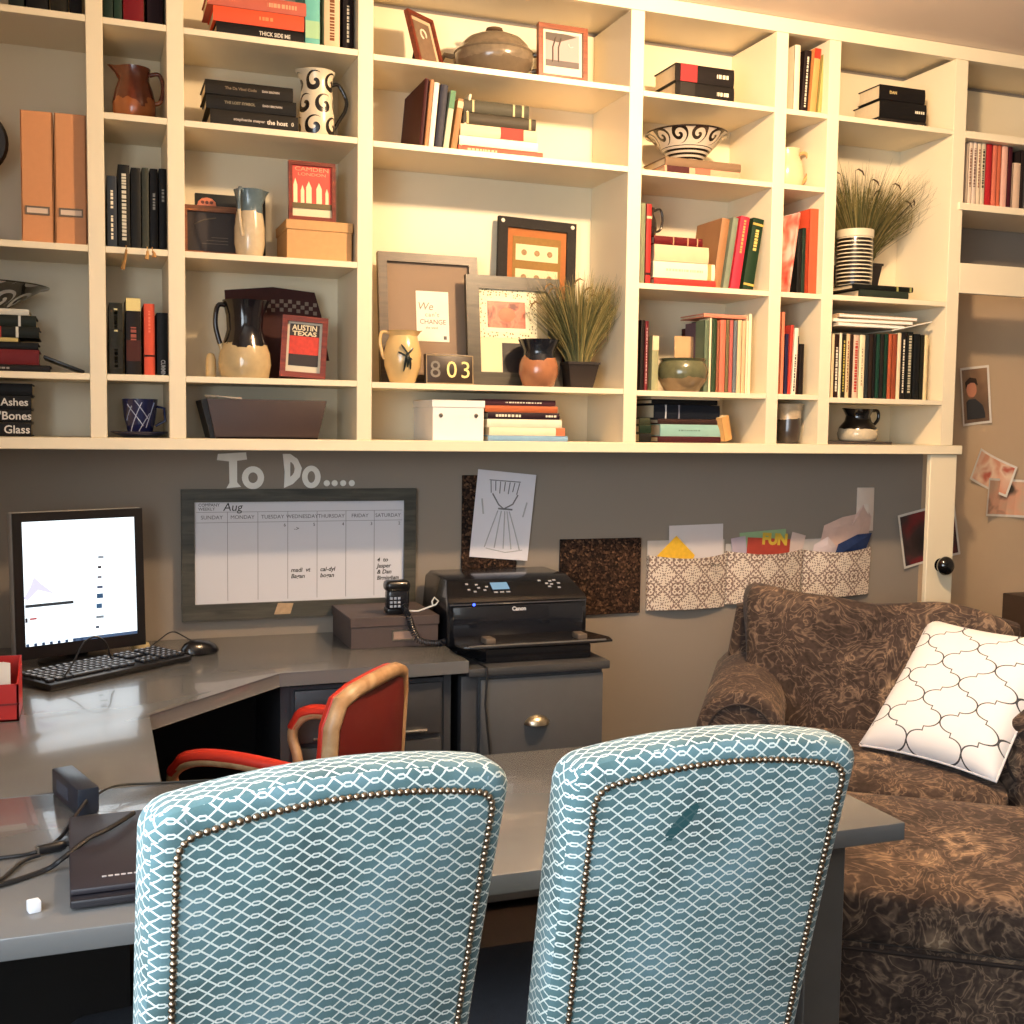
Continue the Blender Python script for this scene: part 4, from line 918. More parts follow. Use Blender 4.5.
# potted grass
def potted_grass(name, label, x, y, z, Rt, hp, n, H, spread, seed, heads=7, hc=(150, 116, 60), bound=None):
    rnd = random.Random(seed)
    o = thing(name, label, 'potted plant', (x, y, z))
    mb = MB(); r0 = Rt * .72
    P4 = [[mb.bm.verts.new((sx * r, sy * r, zz)) for sx, sy in ((-1, -1), (1, -1), (1, 1), (-1, 1))] for r, zz in ((r0, 0), (Rt, hp), (Rt * 1.06, hp), (Rt * 1.06, hp + .008), (Rt * .92, hp + .008), (Rt * .9, hp - .01))]
    mb.bm.faces.new(list(reversed(P4[0]))); mb.bm.faces.new(P4[-1])
    for a, b_ in zip(P4, P4[1:]):
        for k in range(4): mb.bm.faces.new((a[k], a[(k + 1) % 4], b_[(k + 1) % 4], b_[k]))
    mb.build('pot', mat((34, 27, 24), .5), o, smooth=None)
    gs = []
    for gi, col in enumerate(((62, 66, 34), (96, 92, 48), (140, 124, 72))):
        mb = MB()
        for i in range(n // 3):
            a = rnd.uniform(0, 2 * PI); r = rnd.uniform(0, Rt * .7); tl = rnd.uniform(.1, 1) ** .8
            ln = H * rnd.uniform(.55, 1.0); dx, dy = math.cos(a) * spread * tl, math.sin(a) * spread * tl * .55
            b0 = Vector((math.cos(a) * r, math.sin(a) * r, hp)); droop = rnd.uniform(0, .25) * tl
            pts = []
            for k in range(7):
                f = k / 6; p = b0 + Vector((dx * (f ** 1.3), dy * (f ** 1.3), ln * (f - droop * f ** 3)))
                if bound:
                    wx, wy, wz = p.x + x, p.y + y, p.z + z
                    p.x = min(max(wx, bound[0]), bound[1]) - x; p.y = min(wy, bound[2]) - y; p.z = min(wz, bound[3]) - z
                pts.append(p)
            side = Vector((-math.sin(a), math.cos(a), 0)) * rnd.uniform(.0009, .0019)
            if rnd.random() < .5: side = Vector((1, 0, 0)) * .0013
            L = [mb.bm.verts.new(p - side * (1 - (k / 6) ** 2 * .85)) for k, p in enumerate(pts)]; Rr = [mb.bm.verts.new(p + side * (1 - (k / 6) ** 2 * .85)) for k, p in enumerate(pts)]
            for k in range(6): mb.bm.faces.new((L[k], Rr[k], Rr[k + 1], L[k + 1]))
        q = mb.build('grass_blades', mat(col, .7, var=.2), o, smooth=None, uvs=False); q['kind'] = 'stuff'
    for i in range(heads):
        f = (i + .5) / heads * 2 - 1; a = f * spread * .8 + rnd.uniform(-.01, .01); top = hp + H * rnd.uniform(.78, 1.0) * (1 - .25 * abs(f))
        if bound: a = min(max(a + x, bound[0] + .006), bound[1] - .006) - x; top = min(top, bound[3] - z - .012)
        yy = rnd.uniform(-.03, .0)
        bend = rnd.choice((-1, 1)) * .028
        def bx(v): return min(max(v + x, bound[0] + .004), bound[1] - .004) - x if bound else v
        pts = [(0, 0, hp), (a * .6, yy * .5, hp + (top - hp) * .6), (bx(a), yy, top - .006), (bx(a + bend * .5), yy, top), (bx(a + bend), yy - .004, top - .008), (bx(a + bend * 1.3), yy - .004, top - .022)]
        MB().tube(pts, [.0012, .0011, .001, .0028, .0032, .0016], 6).build('seed_head', mat(hc, .8), o)
    return o
px_ = at(580, 370, y=3.38)
potted_grass('potted_grass', 'potted ornamental grass with bent seed heads at the right of the grey frame', px_.x, 3.40, Z4C, .052, .075, 1100, .30, .19, 5, 9, (120, 92, 52), (1.30, 1.578, 3.57, 1.98))
# lower bay
q0, q1, qt = at(432, 420, y=3.33), at(485, 420, y=3.33), at(450, 400, y=3.33)
wbx = lidded_box('white_storage_box', 'white lidded storage box with two metal rivets in the lower bay', q0.x, q1.x, 3.33, 3.55, ZR, qt.z, .022, mat((236, 232, 224), .5, var=.02))
for s in (-1, 1): MB().lathe([(0, .003), (.006, .0025), (.007, 0)], 14, (s * .056, .0028, (qt.z - ZR) * .62), Euler((PI / 2, 0, 0))).build('rivet', METAL, wbx)
stack('the colourful pile beside the white box', 'paperback pile beside the white box', ZR, [(487, 566, 5.5, 'blue', (120, 156, 184), {}), (488, 563, 8, 'orange-ended cream', (226, 212, 180), dict(bands=[(0, .12, (206, 110, 76))])), (486, 560, 8, 'cream', (230, 218, 190), {}), (487, 558, 6.5, 'black white-lettered', (52, 28, 40), dict(marks=[(.55, .9, .5), (.05, .2, .4)])), (484, 556, 6.5, 'orange-brown', (176, 92, 54), {}), (482, 554, 6, 'plum', (96, 52, 60), dict(marks=[(.2, .7, .3)]))])
# ---------------------------------------------------------------- column 6 (wide right bay)
Z6A, Z6B, Z6C, Z6D = 2.461, 2.220, 1.868, 1.531
def nyt(o):
    pass
stack('the black pair in the top bay', 'black novels in the top bay', Z6A, [(673, 731, 16, 'black cream-figured', (34, 30, 28), dict(bands=[(.68, .93, (58, 52, 46))], marks=[(.1, .3, .3)], d=.15)), (673, 731, 17, 'black red-figured', (34, 28, 26), dict(bands=[(.64, .92, (170, 50, 50))], marks=[(.1, .3, .3)], d=.15))])
z_ = stack('the pair under the patterned bowl', 'books under the patterned bowl', Z6B, [(662, 737, 8.5, 'pink cream-ended', (206, 150, 120), dict(bands=[(.68, .97, (90, 40, 40)), (.4, .6, (190, 100, 80))])), (663, 738, 8.0, 'grey-brown', (120, 96, 72), {})])
xb_ = (at(646, 140, y=3.42).x + at(729, 140, y=3.42).x) / 2
bowl('patterned_bowl', 'wide bowl painted with black scrolls and rings, standing on two flat books', xb_, 3.43, z_, .136, .100, m_spiral(11, .052, (214, 200, 176), (24, 20, 18), 330, .050), rim=mat((36, 26, 22), .2))
row('the third bay beside the flat pile, from left', 'books at the left of the third bay', Z6C, [(640.5, 645, 203, 'grey-green', (120, 124, 96), {}), (646, 651, 204, 'red', (166, 44, 40), dict(bands=[(.82, .85, (210, 190, 150)), (.12, .15, (60, 20, 20))]))])
zt3 = stack('the pile below the small dark jug', 'flat pile below the small dark jug', Z6C, [(652, 713, 7.5, 'red', (184, 52, 46), {}), (651, 712, 16, 'ivory', (232, 220, 188), dict(marks=[(.2, .8, .2)], tcol=(190, 180, 150), bands=[(.06, .12, (190, 150, 90))])), (652, 706, 16, 'cream', (214, 184, 146), {}), (652, 700, 8, 'dark red', (120, 24, 26), dict(bands=[(.1, .12, (200, 150, 110)), (.3, .32, (200, 150, 110)), (.6, .62, (200, 150, 110))]))])
jug('small_dark_jug', 'small dark brown jug on the flat pile beside the red book', 641, 656, 208, 3.42, zt3, [(0, 0), (.7, 0), (.8, .05), (1.0, .35), (.9, .6), (.62, .8), (.7, 1.0)], mat((44, 34, 28), .15, coat=.5), (0, [(.7, .92), (1.5, .98), (1.85, .7), (1.6, .35), (.9, .25)]), 0, 0, hr=.004)
row('the leaning group in the third bay', 'leaning books in the third bay', Z6C, [(713, 721, 218, 'wide brown', (150, 108, 72), dict(lean=.13, Y=3.345, label='tall brown book with its cover in view, first of the leaning group')), (723.5, 729, 217, 'grey-green', (116, 124, 104), dict(lean=.14)), (731, 740, 216, 'crimson gilt-lettered', (206, 50, 66), dict(lean=.14, marks=[(.5, .95, .3)], tcol=(226, 160, 90))), (743, 754, 218, 'dark green gilt-lettered', (34, 66, 40), dict(lean=.15, bands=[(.9, .93, (190, 160, 80)), (.06, .09, (190, 160, 80))], marks=[(.55, .85, .4)], tcol=(206, 180, 100)))])
row('the fourth bay, from the left', 'books at the left of the fourth bay', Z6D, [(640.5, 644, 320, 'black', (44, 30, 28), {}), (644.5, 648, 321, 'maroon', (126, 36, 44), dict(marks=[(.1, .9, .3)], tcol=(210, 170, 160))), (651.5, 658, 336, 'cream-topped olive', (150, 148, 110), dict(bands=[(.74, 1, (222, 196, 156))]))])
o = thing('landscape_card', 'small sepia landscape card standing behind the celadon bowl', 'card', (at(684, 350, y=3.445).x, 3.445, Z6D), (-.04, 0, 0))
MB().box(-.032, .040, 0, .003, 0, .190, .001, 1).build('card_body', mat((206, 164, 116), .7, var=.2, scale=14), o)
MB().prism([(-.03, .062), (.0, .075), (.01, .066), (.006, .05), (-.03, .048)], -.0008, .0002).build('printed_silhouette', mat((48, 32, 26), .7), o)
row('the thin row behind the celadon bowl, from left', 'thin books in the fourth bay', Z6D, [(695, 698.5, 327, 'dark red', (90, 24, 26), dict(Y=3.44, d=.1)), (699, 703, 322, 'dusty purple', (112, 86, 92), dict(Y=3.41, d=.1)), (704, 708.5, 320, 'grey-green', (96, 108, 84), dict(d=.06)), (709, 711, 318, 'cream', (222, 208, 170), dict(d=.07)), (711.5, 716, 319, 'dark green', (62, 84, 56)), (716.5, 719, 321, 'brown', (140, 84, 60)), (719.5, 725, 320, 'salmon', (214, 110, 86)), (725.5, 728.5, 320, 'olive', (104, 92, 62)), (729, 732.5, 320, 'rose', (172, 92, 84)), (733, 736.5, 321, 'slate', (98, 104, 108)), (737, 741, 320, 'pale tan', (214, 184, 140)), (741.5, 745, 321, 'peach', (226, 178, 134)), (745.5, 747.5, 321, 'ivory', (232, 214, 176)), (748, 751, 314, 'cream tall', (236, 222, 184))], d=.14)
zt4 = at(722, 318.5, y=3.335).z
book('flat salmon book lying on top of the thin row in the fourth bay', None, (at(748, 316, y=3.35).x, 3.35, zt4 + .009), .012, .15, .17, (206, 130, 104), (0, -PI / 2, .03))
bx_, bw_, bt_ = span(659, 705, 357, 3.37)
m_cel = m_zsplit((104, 104, 74), (142, 116, 82), .045, .02, .15)
jug('celadon_bowl', 'round grey-green glazed pot in front of the thin books', 659, 705, 359, 3.367, Z6D, [(0, 0), (.60, 0), (.68, .04), (.95, .38), (1.0, .6), (.94, .8), (.84, .92), (.92, 1.0)], m_cel, None, 0, 0, 'pot')
stack('the small heap at the lower left corner', 'small heap in the bottom bay', ZR, [(637.5, 649, 9, 'black', (26, 26, 24), {}), (637.5, 649, 8, 'dark green', (36, 56, 36), {}), (637.5, 648, 7, 'olive', (70, 74, 50), {})], Y=3.335)
stack('the large pile in the bottom bay', 'large pile in the bottom bay', ZR, [(656, 718, 6, 'maroon', (84, 30, 38), {}), (658, 718, 12, 'pale teal', (134, 172, 164), dict(marks=[(.35, .7, .15)], tcol=(90, 120, 110))), (656, 716, 5, 'brown', (70, 44, 40), {}), (652, 717, 14, 'navy', (28, 34, 46), dict(bands=[(.82, .84, (190, 190, 190)), (.62, .64, (120, 120, 130))])), (650, 715, 5, 'black', (20, 20, 22), {}), (649, 718, 3, 'beige', (206, 188, 156), {})], Y=3.355)
book('small tan paperback tilted against the bottom bay pile', None, (at(729, 435, y=3.345).x, 3.345, ZR + .010), .036, .10, .082, (206, 158, 98), (0, -.28, .35), hard=False)
# ---------------------------------------------------------------- column 7 (narrow right bay)
row('the narrow top bay, from the left', 'books in the narrow right top bay', Z6A, [(794, 799.5, 45, 'cream', (232, 218, 186), {}), (801, 808, 50, 'black white-lettered', (44, 28, 26), dict(lean=.05, marks=[(.1, .9, .3)])), (810, 816, 48, 'orange red-topped', (228, 150, 88), dict(lean=.07, bands=[(.85, 1, (206, 56, 40))])), (818, 821.5, 54, 'olive', (166, 156, 90), dict(lean=.08))])
jug('small_cream_jug', 'small cream jug with brown brush strokes in the narrow right bay', 772, 801, 150, 3.42, Z6B, [(0, 0), (.7, 0), (.8, .04), (1.0, .3), (.95, .6), (.7, .85), (.76, 1.0)], mat((226, 196, 156), .25, coat=.3), (-.1, [(.75, .92), (1.2, .95), (1.45, .75), (1.35, .42), (.95, .2)]), PI, .008, hm=mat((190, 150, 96), .3), hr=.006)
o = thing('magazine', 'red and white magazine leaning at the left of the narrow third bay', 'magazine', (at(789, 280, y=3.33).x, 3.33, Z6C + .001), (0, .14, .12), None)
MB().box(-.004, .004, 0, .20, 0, .27, .0008, 1).build('cover', m_photo((206, 66, 52), (224, 150, 126), (236, 214, 196), 16, 1.5), o)
MB().box(-.0036, .0036, .001, .1995, .0008, .2708).build('pages', PAPER, o)
row('the narrow third bay, from the left', 'books in the narrow third bay', Z6C, [(797, 801, 230, 'black', (32, 30, 28), {}), (801.5, 805, 228, 'dark green', (40, 60, 46), {}), (809, 820, 209, 'orange-red', (214, 84, 54), dict(d=.10))])
row('the narrow fourth bay, from the left', 'books in the narrow fourth bay', Z6D, [(781, 784, 312, 'salmon', (220, 128, 96), {}), (784.5, 787.5, 334, 'navy', (46, 44, 84), {}), (788, 791, 325, 'red', (184, 62, 50), dict(lean=.03)), (792, 796, 328, 'white', (234, 222, 198), dict(lean=.03, marks=[(.05, .6, .4)], tcol=(60, 40, 40))), (796.5, 798, 336, 'red-topped black', (60, 26, 24), {}), (798.5, 803, 344, 'black', (34, 26, 22), {})])
m_cc = m_zsplit((206, 184, 150), (58, 50, 44), .078, .012, .2)
jug('two_tone_cup', 'tall cup, cream top and dark base, in the narrow bottom bay', 778, 799, 404, 3.38, ZR + .006, [(0, 0), (.85, 0), (.92, .06), (1.0, .3), (.98, .6), (1.0, .85), (1.14, 1.0)], m_cc, None, 0, .006, 'cup')
cst = MB().lathe([(0, 0), (.034, 0), (.036, .003), (.034, .0055), (0, .0055)], 28).build('coaster', mat((60, 54, 50), .4), None, loc=(span(781, 796, 404, 3.38)[0], 3.38, ZR)); tag(cst, 'round dark coaster under the two-tone cup', 'coaster')
# ---------------------------------------------------------------- column 8
Z8C, Z8D = 1.869, 1.524
stack('the top right stack of thick novels', 'thick black novels at the top right', Z6A, [(876, 923, 8, 'dark grey', (52, 46, 44), dict(marks=[(.05, .2, .4)], d=.15)), (877, 923, 17, 'black', (26, 24, 24), dict(marks=[(.05, .25, .2)], d=.15)), (877, 922, 14, 'black gilt-lettered', (28, 24, 24), dict(title=[('DAN', .80, .014, (206, 180, 120), None)], d=.12))], Y=3.36)
zf8 = stack('the pair under the striped crock', 'books under the striped crock', Z8C, [(856, 905, 8, 'dark green-grey', (54, 64, 54), dict(Y=3.335)), (850, 910, 5, 'black banded', (24, 28, 24), dict(bands=[(.03, .06, (150, 150, 90)), (.25, .28, (150, 150, 90))]))])
cx_, cw_, ct_ = span(838, 873, 233, 3.41); cx_ = at(854.5, 260, y=3.41).x
cr = thing('striped_crock', 'black crock ringed with thin white lines, partly hidden by the bookcase post', 'crock', (cx_, 3.41, zf8))
hh = at(855, 231, y=3.41).z - zf8
MB().lathe([(0, 0), (.057, 0), (.061, .004), (.062, .05), (.0615, hh * .8), (.060, hh * .86), (.064, hh * .87), (.064, hh), (.058, hh), (.056, .01), (0, .008)], 40).build('crock_body', m_bands((214, 200, 170), (26, 22, 18), .0135, .30, hh * .86), cr)
potted_grass('potted_grass', 'potted ornamental grass spreading behind the striped crock', 2.600, 3.500, Z8C, .062, .13, 1300, .36, .33, 11, 10, (70, 46, 30), (2.37, 2.825, 3.565, 2.43))
for i, (a, b_, th, nm, c) in enumerate(((834, 908, 5, 'grey', (150, 132, 112)), (833, 900, 4, 'white', (226, 214, 190)), (832, 916, 5, 'tan', (190, 160, 124)))): pass
row('the long row under the magazines', 'long book row under the magazines', Z8D, [(831, 833.5, 334, 'cream', (226, 204, 160)), (834, 838, 334, 'brown dotted', (60, 34, 28), dict(marks=[(.1, .8, .6)])), (838.5, 841, 333, 'white', (226, 212, 180)), (841.5, 845, 334, 'black yellow-striped', (40, 36, 26), dict(marks=[(.1, .9, .5)], tcol=(190, 170, 80))), (845.5, 849, 334, 'cream brown-lettered', (216, 186, 142), dict(marks=[(.1, .9, .4)], tcol=(120, 70, 50))), (849.5, 852, 334, 'dark brown', (70, 46, 36)), (852.5, 858, 335, 'red and white', (206, 176, 150), dict(marks=[(.1, .9, .6)], tcol=(170, 50, 40))), (858.5, 864, 335, 'ivory', (230, 212, 172), dict(marks=[(.2, .8, .3)], tcol=(170, 150, 120))), (864.5, 868, 335, 'slate', (50, 56, 60)), (868.5, 872, 334, 'dark brown second', (56, 38, 30)), (872.5, 875, 334, 'black', (28, 26, 26)), (875.5, 879, 334, 'teal green', (30, 76, 60)), (879.5, 883, 334, 'charcoal', (44, 40, 36)), (883.5, 887, 334, 'bottle green', (28, 66, 48)), (887.5, 891, 334, 'terracotta', (170, 84, 54)), (891.5, 896, 334, 'rust', (140, 66, 42)), (896.5, 900, 333, 'cream thin', (226, 204, 166)), (900.5, 905, 333, 'black speckled', (34, 32, 30), dict(marks=[(.1, .9, .4)])), (905.5, 912, 332, 'black title-lettered', (28, 30, 28), dict(marks=[(.1, .95, .5)], tcol=(190, 180, 150))), (912.5, 919, 334, 'black wide', (24, 26, 28)), (919.5, 923, 335, 'olive black', (40, 40, 28)), (923.5, 927, 335, 'cream end', (222, 200, 150))], d=.15)
zt8 = max(at(880, 332, y=3.335).z, Z8D + .24)
def flatmag(label, x0, x1, z, th, c, yaw=0, tilt=0, y=3.33, group='magazines lying on the long row'):
    o = thing('magazine', label, 'magazine', ((x0 + x1) / 2, y, z), (0, tilt, yaw), group); W_ = (x1 - x0) / 2
    MB().box(-W_, W_, 0, .19, 0, th, .0008, 1).build('cover', mat(c, .5), o)
    MB().box(-W_ + .002, W_ - .001, -.0006, .189, th * .2, th * .8).build('pages', PAPER, o)
X = lambda px, py=320, y=3.33: at(px, py, y=y).x
zz = zt8 + .003
flatmag('white magazine, lowest of those lying on the long row', X(838), X(905), zz + .002, .012, (222, 208, 186), .02)
flatmag('bent pale magazine sticking out to the right over the long row', X(893), X(932), zz + .012, .004, (216, 200, 172), -.05, -.22)
flatmag('cream magazine, middle of those lying on the long row', X(834), X(912), zz + .0165, .012, (230, 216, 190), -.03)
flatmag('tan magazine, topmost of those lying on the long row', X(838), X(918), zz + .031, .013, (196, 164, 130), .03)
m_bp = m_zsplit((22, 19, 18), (206, 190, 160), .042, .006, .12)
jug('black_white_pitcher', 'squat pitcher with a black top and white base in the last bottom bay', 841, 874, 409, 3.42, ZR + .012, [(0, 0), (.86, 0), (.95, .05), (1.0, .22), (.92, .42), (.66, .62), (.60, .78), (.72, .95), (.76, 1.0)], m_bp, (-.15, [(.62, .93), (1.05, .95), (1.12, .7), (.85, .48)]), PI, .012, hr=.006)
o = MB().box(0, .285, 0, .20, 0, .010, .002).build('flat_folder', mat((60, 52, 48), .5), None, loc=(2.372, 3.34, ZR + .0002)); tag(o, 'flat dark folder lying under the squat black and white pitcher', 'folder')
# ---------------------------------------------------------------- column 9
Z9 = 2.214
row('the magazine row at the far right', 'magazines at the far right', Z9, [(968, 971.5, 142, 'white striped', (222, 200, 176), dict(marks=[(.3, .9, .6)], tcol=(120, 80, 60))), (972, 976, 142, 'white grey-lettered', (216, 196, 176), dict(marks=[(.3, .9, .6)], tcol=(110, 80, 70))), (976.5, 980, 143, 'cream', (222, 200, 170), dict(marks=[(.3, .9, .5)], tcol=(130, 90, 70))), (980.5, 984.5, 143, 'pale grey-lettered', (206, 190, 160), dict(marks=[(.3, .9, .6)], tcol=(80, 70, 50))), (985, 991, 144, 'crimson', (170, 36, 40), {}), (991.5, 996, 145, 'salmon', (206, 110, 86), {}), (996.5, 1000, 145, 'orange', (196, 100, 70), {}), (1000.5, 1006.5, 146, 'pink', (222, 170, 150), {}), (1007, 1011, 147, 'plum', (90, 30, 44), {}), (1012, 1019, 163, 'pale half-height', (206, 176, 150), dict(lean=.0)), (1019.5, 1023, 150, 'dark', (50, 40, 38), {}), (1024, 1032, 155, 'grey', (120, 110, 104), {}), (1033, 1040, 150, 'white far', (210, 196, 176), {})], name='magazine', d=.19)
# ---------------------------------------------------------------- desk, table, cabinets
DT = 0.75
dk_ = thing('corner_desk', 'glossy grey L-shaped corner desk with a cut-off inner corner under the planner', 'desk', (0, 3.0, 0))
def dp(mb, name, m=DESK): return mb.build(name, m, dk_, loc=(0, -3.0, 0))
dp(MB().prism([(-.615, 2.148), (.118, 2.148), (.118, 2.668), (.4655, 3.024), (.998, 3.040), (.998, 3.590), (-.615, 3.590)], DT - .036, DT, plane='XY', bev=.0022), 'desktop')
dp(MB().box(.475, .500, 3.07, 3.585, 0, DT - .037), 'side_panel', DESKD); dp(MB().box(.935, .955, 3.07, 3.585, 0, DT - .037), 'side_panel', DESKD)
dp(MB().box(.500, .935, 3.075, 3.58, .04, DT - .05), 'pedestal_body', DESKD)
for z0_, z1_ in ((.545, .690), (.365, .530), (.08, .350)):
    o = dp(MB().box(.512, .925, 3.058, 3.075, z0_, z1_, .003), 'drawer', DESKD)
    MB().tube([(.56, 3.05, z0_ + .012), (.88, 3.05, z0_ + .012)], .0045, 8).build('handle', METAL, o)
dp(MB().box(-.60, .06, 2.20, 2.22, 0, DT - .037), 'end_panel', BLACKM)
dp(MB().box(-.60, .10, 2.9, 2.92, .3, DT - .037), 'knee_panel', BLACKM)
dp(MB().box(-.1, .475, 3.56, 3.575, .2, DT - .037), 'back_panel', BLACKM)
tb = thing('work_table', 'glossy grey work table in front of the two blue patterned chairs', 'table', (.34, 1.85, 0))
def tp(mb, name, m=DESK): return mb.build(name, m, tb, loc=(-.34, -1.85, 0))
tp(MB().box(-.615, 1.292, 1.552, 2.1455, DT - .031, DT, .0025, 2), 'tabletop')
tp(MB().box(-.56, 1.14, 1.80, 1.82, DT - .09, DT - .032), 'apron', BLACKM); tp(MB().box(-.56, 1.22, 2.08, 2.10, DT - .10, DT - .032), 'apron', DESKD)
for x_ in (-.58, 1.115):
    for y_ in (1.575, 2.045): tp(MB().box(x_, x_ + .075, y_, y_ + .075, 0, DT - .032, .002, 1), 'leg', mat((78, 74, 70), .4))
fc = thing('file_cabinet', 'grey low file cabinet with a brass cup pull under the printer', 'cabinet', (1.22, 3.07, 0))
def fp(mb, name, m=DESK, par=None): return mb.build(name, m, fc, loc=(-1.22, -3.07, 0))
fp(MB().box(1.000, 1.440, 3.045, 3.585, .700, .724, .003), 'cabinet_top', mat((66, 66, 66), .35, coat=.1))
fp(MB().box(1.005, 1.428, 3.075, 3.58, .02, .699, .002), 'cabinet_body', DESKD)
fp(MB().box(.985, 1.034, 3.066, 3.10, .02, .698, .002), 'stile', DESKD)
DRW = mat((84, 84, 84), .35, coat=.1)
dr = fp(MB().box(1.040, 1.424, 3.056, 3.074, .335, .688, .004), 'drawer', DRW); dr2 = fp(MB().box(1.040, 1.424, 3.056, 3.074, .03, .325, .004), 'drawer', DRW)
def cup_pull(par, x, z):
    mb = MB(); n = 14; rows = []
    for j in range(6):
        b_ = (PI / 2) * j / 5
        rows.append([mb.bm.verts.new((x + .040 * math.cos(PI * i / n) * (1 if j < 5 else 1) * (1 - .12 * (j / 5)), 3.055 - .026 * math.sin(b_) * math.sin(PI * i / n), z + .027 * math.sin(PI * i / n) * math.cos(b_))) for i in range(n + 1)])
    for a, b_ in zip(rows, rows[1:]):
        for i in range(n):
            try: mb.bm.faces.new((a[i], a[i + 1], b_[i + 1], b_[i]))
            except ValueError: pass
    bmesh.ops.remove_doubles(mb.bm, verts=mb.bm.verts[:], dist=1e-5)
    q = mb.build('cup_pull', mat((206, 190, 160), .32, metal=1.0), par); return q
cup_pull(dr, 1.213, .548); cup_pull(dr2, 1.232, .20)
# printer
pr = thing('printer', 'black inkjet printer with a slanted control panel on the grey file cabinet', 'printer', (1.225, 3.25, .724))
def pp(mb, name, m): return mb.build(name, m, pr, loc=(-1.225, -3.25, -.724))
PB = mat((22, 22, 25), .22, coat=.4, var=.1)
for x_ in (1.03, 1.40):
    for y_ in (3.30, 3.52): pp(MB().box(x_, x_ + .03, y_, y_ + .03, .7245, .732), 'foot', BLACKM)
mb = MB().prism([(3.262, .742), (3.25, .76), (3.25, .882), (3.262, .894), (3.34, .938), (3.36, .945), (3.54, .945), (3.56, .93), (3.56, .75), (3.54, .731), (3.30, .731)], 1.000, 1.452, plane='YZ', bev=.006)
for v in mb.bm.verts:
    if v.co.z > .9: v.co.x = 1.226 + (v.co.x - 1.226) * (1 - (v.co.z - .9) * 2.6)
pp(mb, 'printer_body', PB)
pp(MB().box(1.016, 1.438, 3.2475, 3.252, .776, .868, .003), 'front_cover', mat((26, 28, 34), .15, coat=.5))
pp(MB().box(1.004, 1.448, 3.246, 3.256, .8725, .8765, .001, 1), 'trim_line', mat((70, 70, 74), .2))
# slanted panel pieces: plane from (3.262,.894) to (3.34,.938)
sl = math.atan2(.044, .078)
def onp(x0, x1, a0, a1, m, name, th=.0012):
    q = MB().box(x0 - 1.225, x1 - 1.225, a0, a1, -.0008, th).build(name, m, pr); q.location = (0, .012, .170); q.rotation_euler = (sl, 0, 0); return q
onp(1.15, 1.215, .028, .072, mat((28, 34, 44), .1), 'display_frame')
onp(1.155, 1.21, .034, .068, m_emit((150, 190, 214), .5), 'display', .002)
BT = mat((150, 152, 158), .4)
for i in range(3): onp(1.155 + i * .02, 1.168 + i * .02, .018, .024, BT, 'button')
for (x_, a_) in ((1.075, .062), (1.105, .058), (1.108, .042), (1.075, .034), (1.125, .030), (1.092, .024), (1.135, .046)): onp(x_, x_ + .009, a_, a_ + .007, BT, 'button')
for i, (x_, a_) in enumerate(((1.315, .068), (1.35, .064), (1.335, .052), (1.375, .052), (1.34, .036), (1.37, .030), (1.365, .068), (1.35, .048))): onp(x_, x_ + .010, a_, a_ + .007, BT, 'button')
text('Canon', .017, mat((206, 206, 206), .4), pr, (.0, -.0045, .133), align='CENTER', name='brand_lettering', bold=.0006)
pp(MB().lathe([(0, .002), (.004, .0015), (.0045, 0)], 12, (1.080, 3.246, .8745), Euler((PI / 2, 0, 0))), 'power_light', m_emit((60, 90, 255), 3.0))
mb = MB().prism([(1.02, 3.25), (1.445, 3.25), (1.475, 3.13), (1.465, 3.085), (1.41, 3.075), (1.03, 3.075), (1.00, 3.09), (.99, 3.15)], .772, .779, plane='XY', bev=.002)
pp(mb, 'output_tray', mat((34, 32, 32), .25, coat=.3))
pp(MB().box(1.01, 1.44, 3.075, 3.082, .7795, .7830), 'tray_edge', mat((110, 106, 100), .35))
for x_ in (1.07, 1.36): pp(MB().box(x_, x_ + .030, 3.10, 3.15, .7795, .797, .003), 'paper_guide', mat((96, 84, 72), .4))
pp(MB().prism([(1.03, 3.25), (1.43, 3.25), (1.40, 3.10), (1.07, 3.10)], .7255, .7665, plane='XY', bev=.003), 'paper_cassette', PB)
cb = MB().tube([(1.055, 3.20, .7275), (1.050, 3.10, .7275), (1.052, 3.040, .7260), (1.052, 3.036, .70), (1.049, 3.040, .62), (1.056, 3.040, .55), (1.066, 3.042, .47), (1.064, 3.044, .36), (1.066, 3.046, .05)], .0032, 7)
tag(cb.build('printer_cable', BLACKM), 'thin black cable hanging down the front of the grey file cabinet', 'cable')
# storage box and phone
sb = lidded_box('dark_storage_box', 'dark brown lidded storage box with a metal label holder on the desk', .712, .984, 3.285, 3.56, DT, .842, .028, mat((74, 63, 61), .6, var=.06))
frame_ring(MB(), .075, .032, .004, -.003, 0).build('label_holder', METAL, sb, loc=(-.01, .003, .020)); MB().box(-.006, .061, -.0005, .0005, .024, .048).build('label_card', mat((150, 124, 110), .7), sb, loc=(0, .002, 0))
ph = thing('phone_handset', 'black corded phone handset standing on the dark storage box', 'telephone', (.865, 3.34, .842))
mb = MB().box(-.034, .026, -.022, .03, 0, .024, .008); mb.build('cradle_foot', BLACK, ph)
MB().box(-.036, .034, -.030, .012, .015, .080, .012, 3).build('handset_grip', mat((26, 28, 34), .25, coat=.3), ph)
MB().box(-.040, .036, -.036, .020, .070, .104, .013, 3).build('earpiece', mat((16, 16, 18), .3, coat=.3), ph)
mb = MB()
for i in range(3):
    for j in range(3): mb.box(-.028 + i * .012, -.020 + i * .012, -.0315, -.029, .024 + j * .012, .031 + j * .012)
k_ = mb.build('keypad', mat((150, 160, 176), .4), ph)
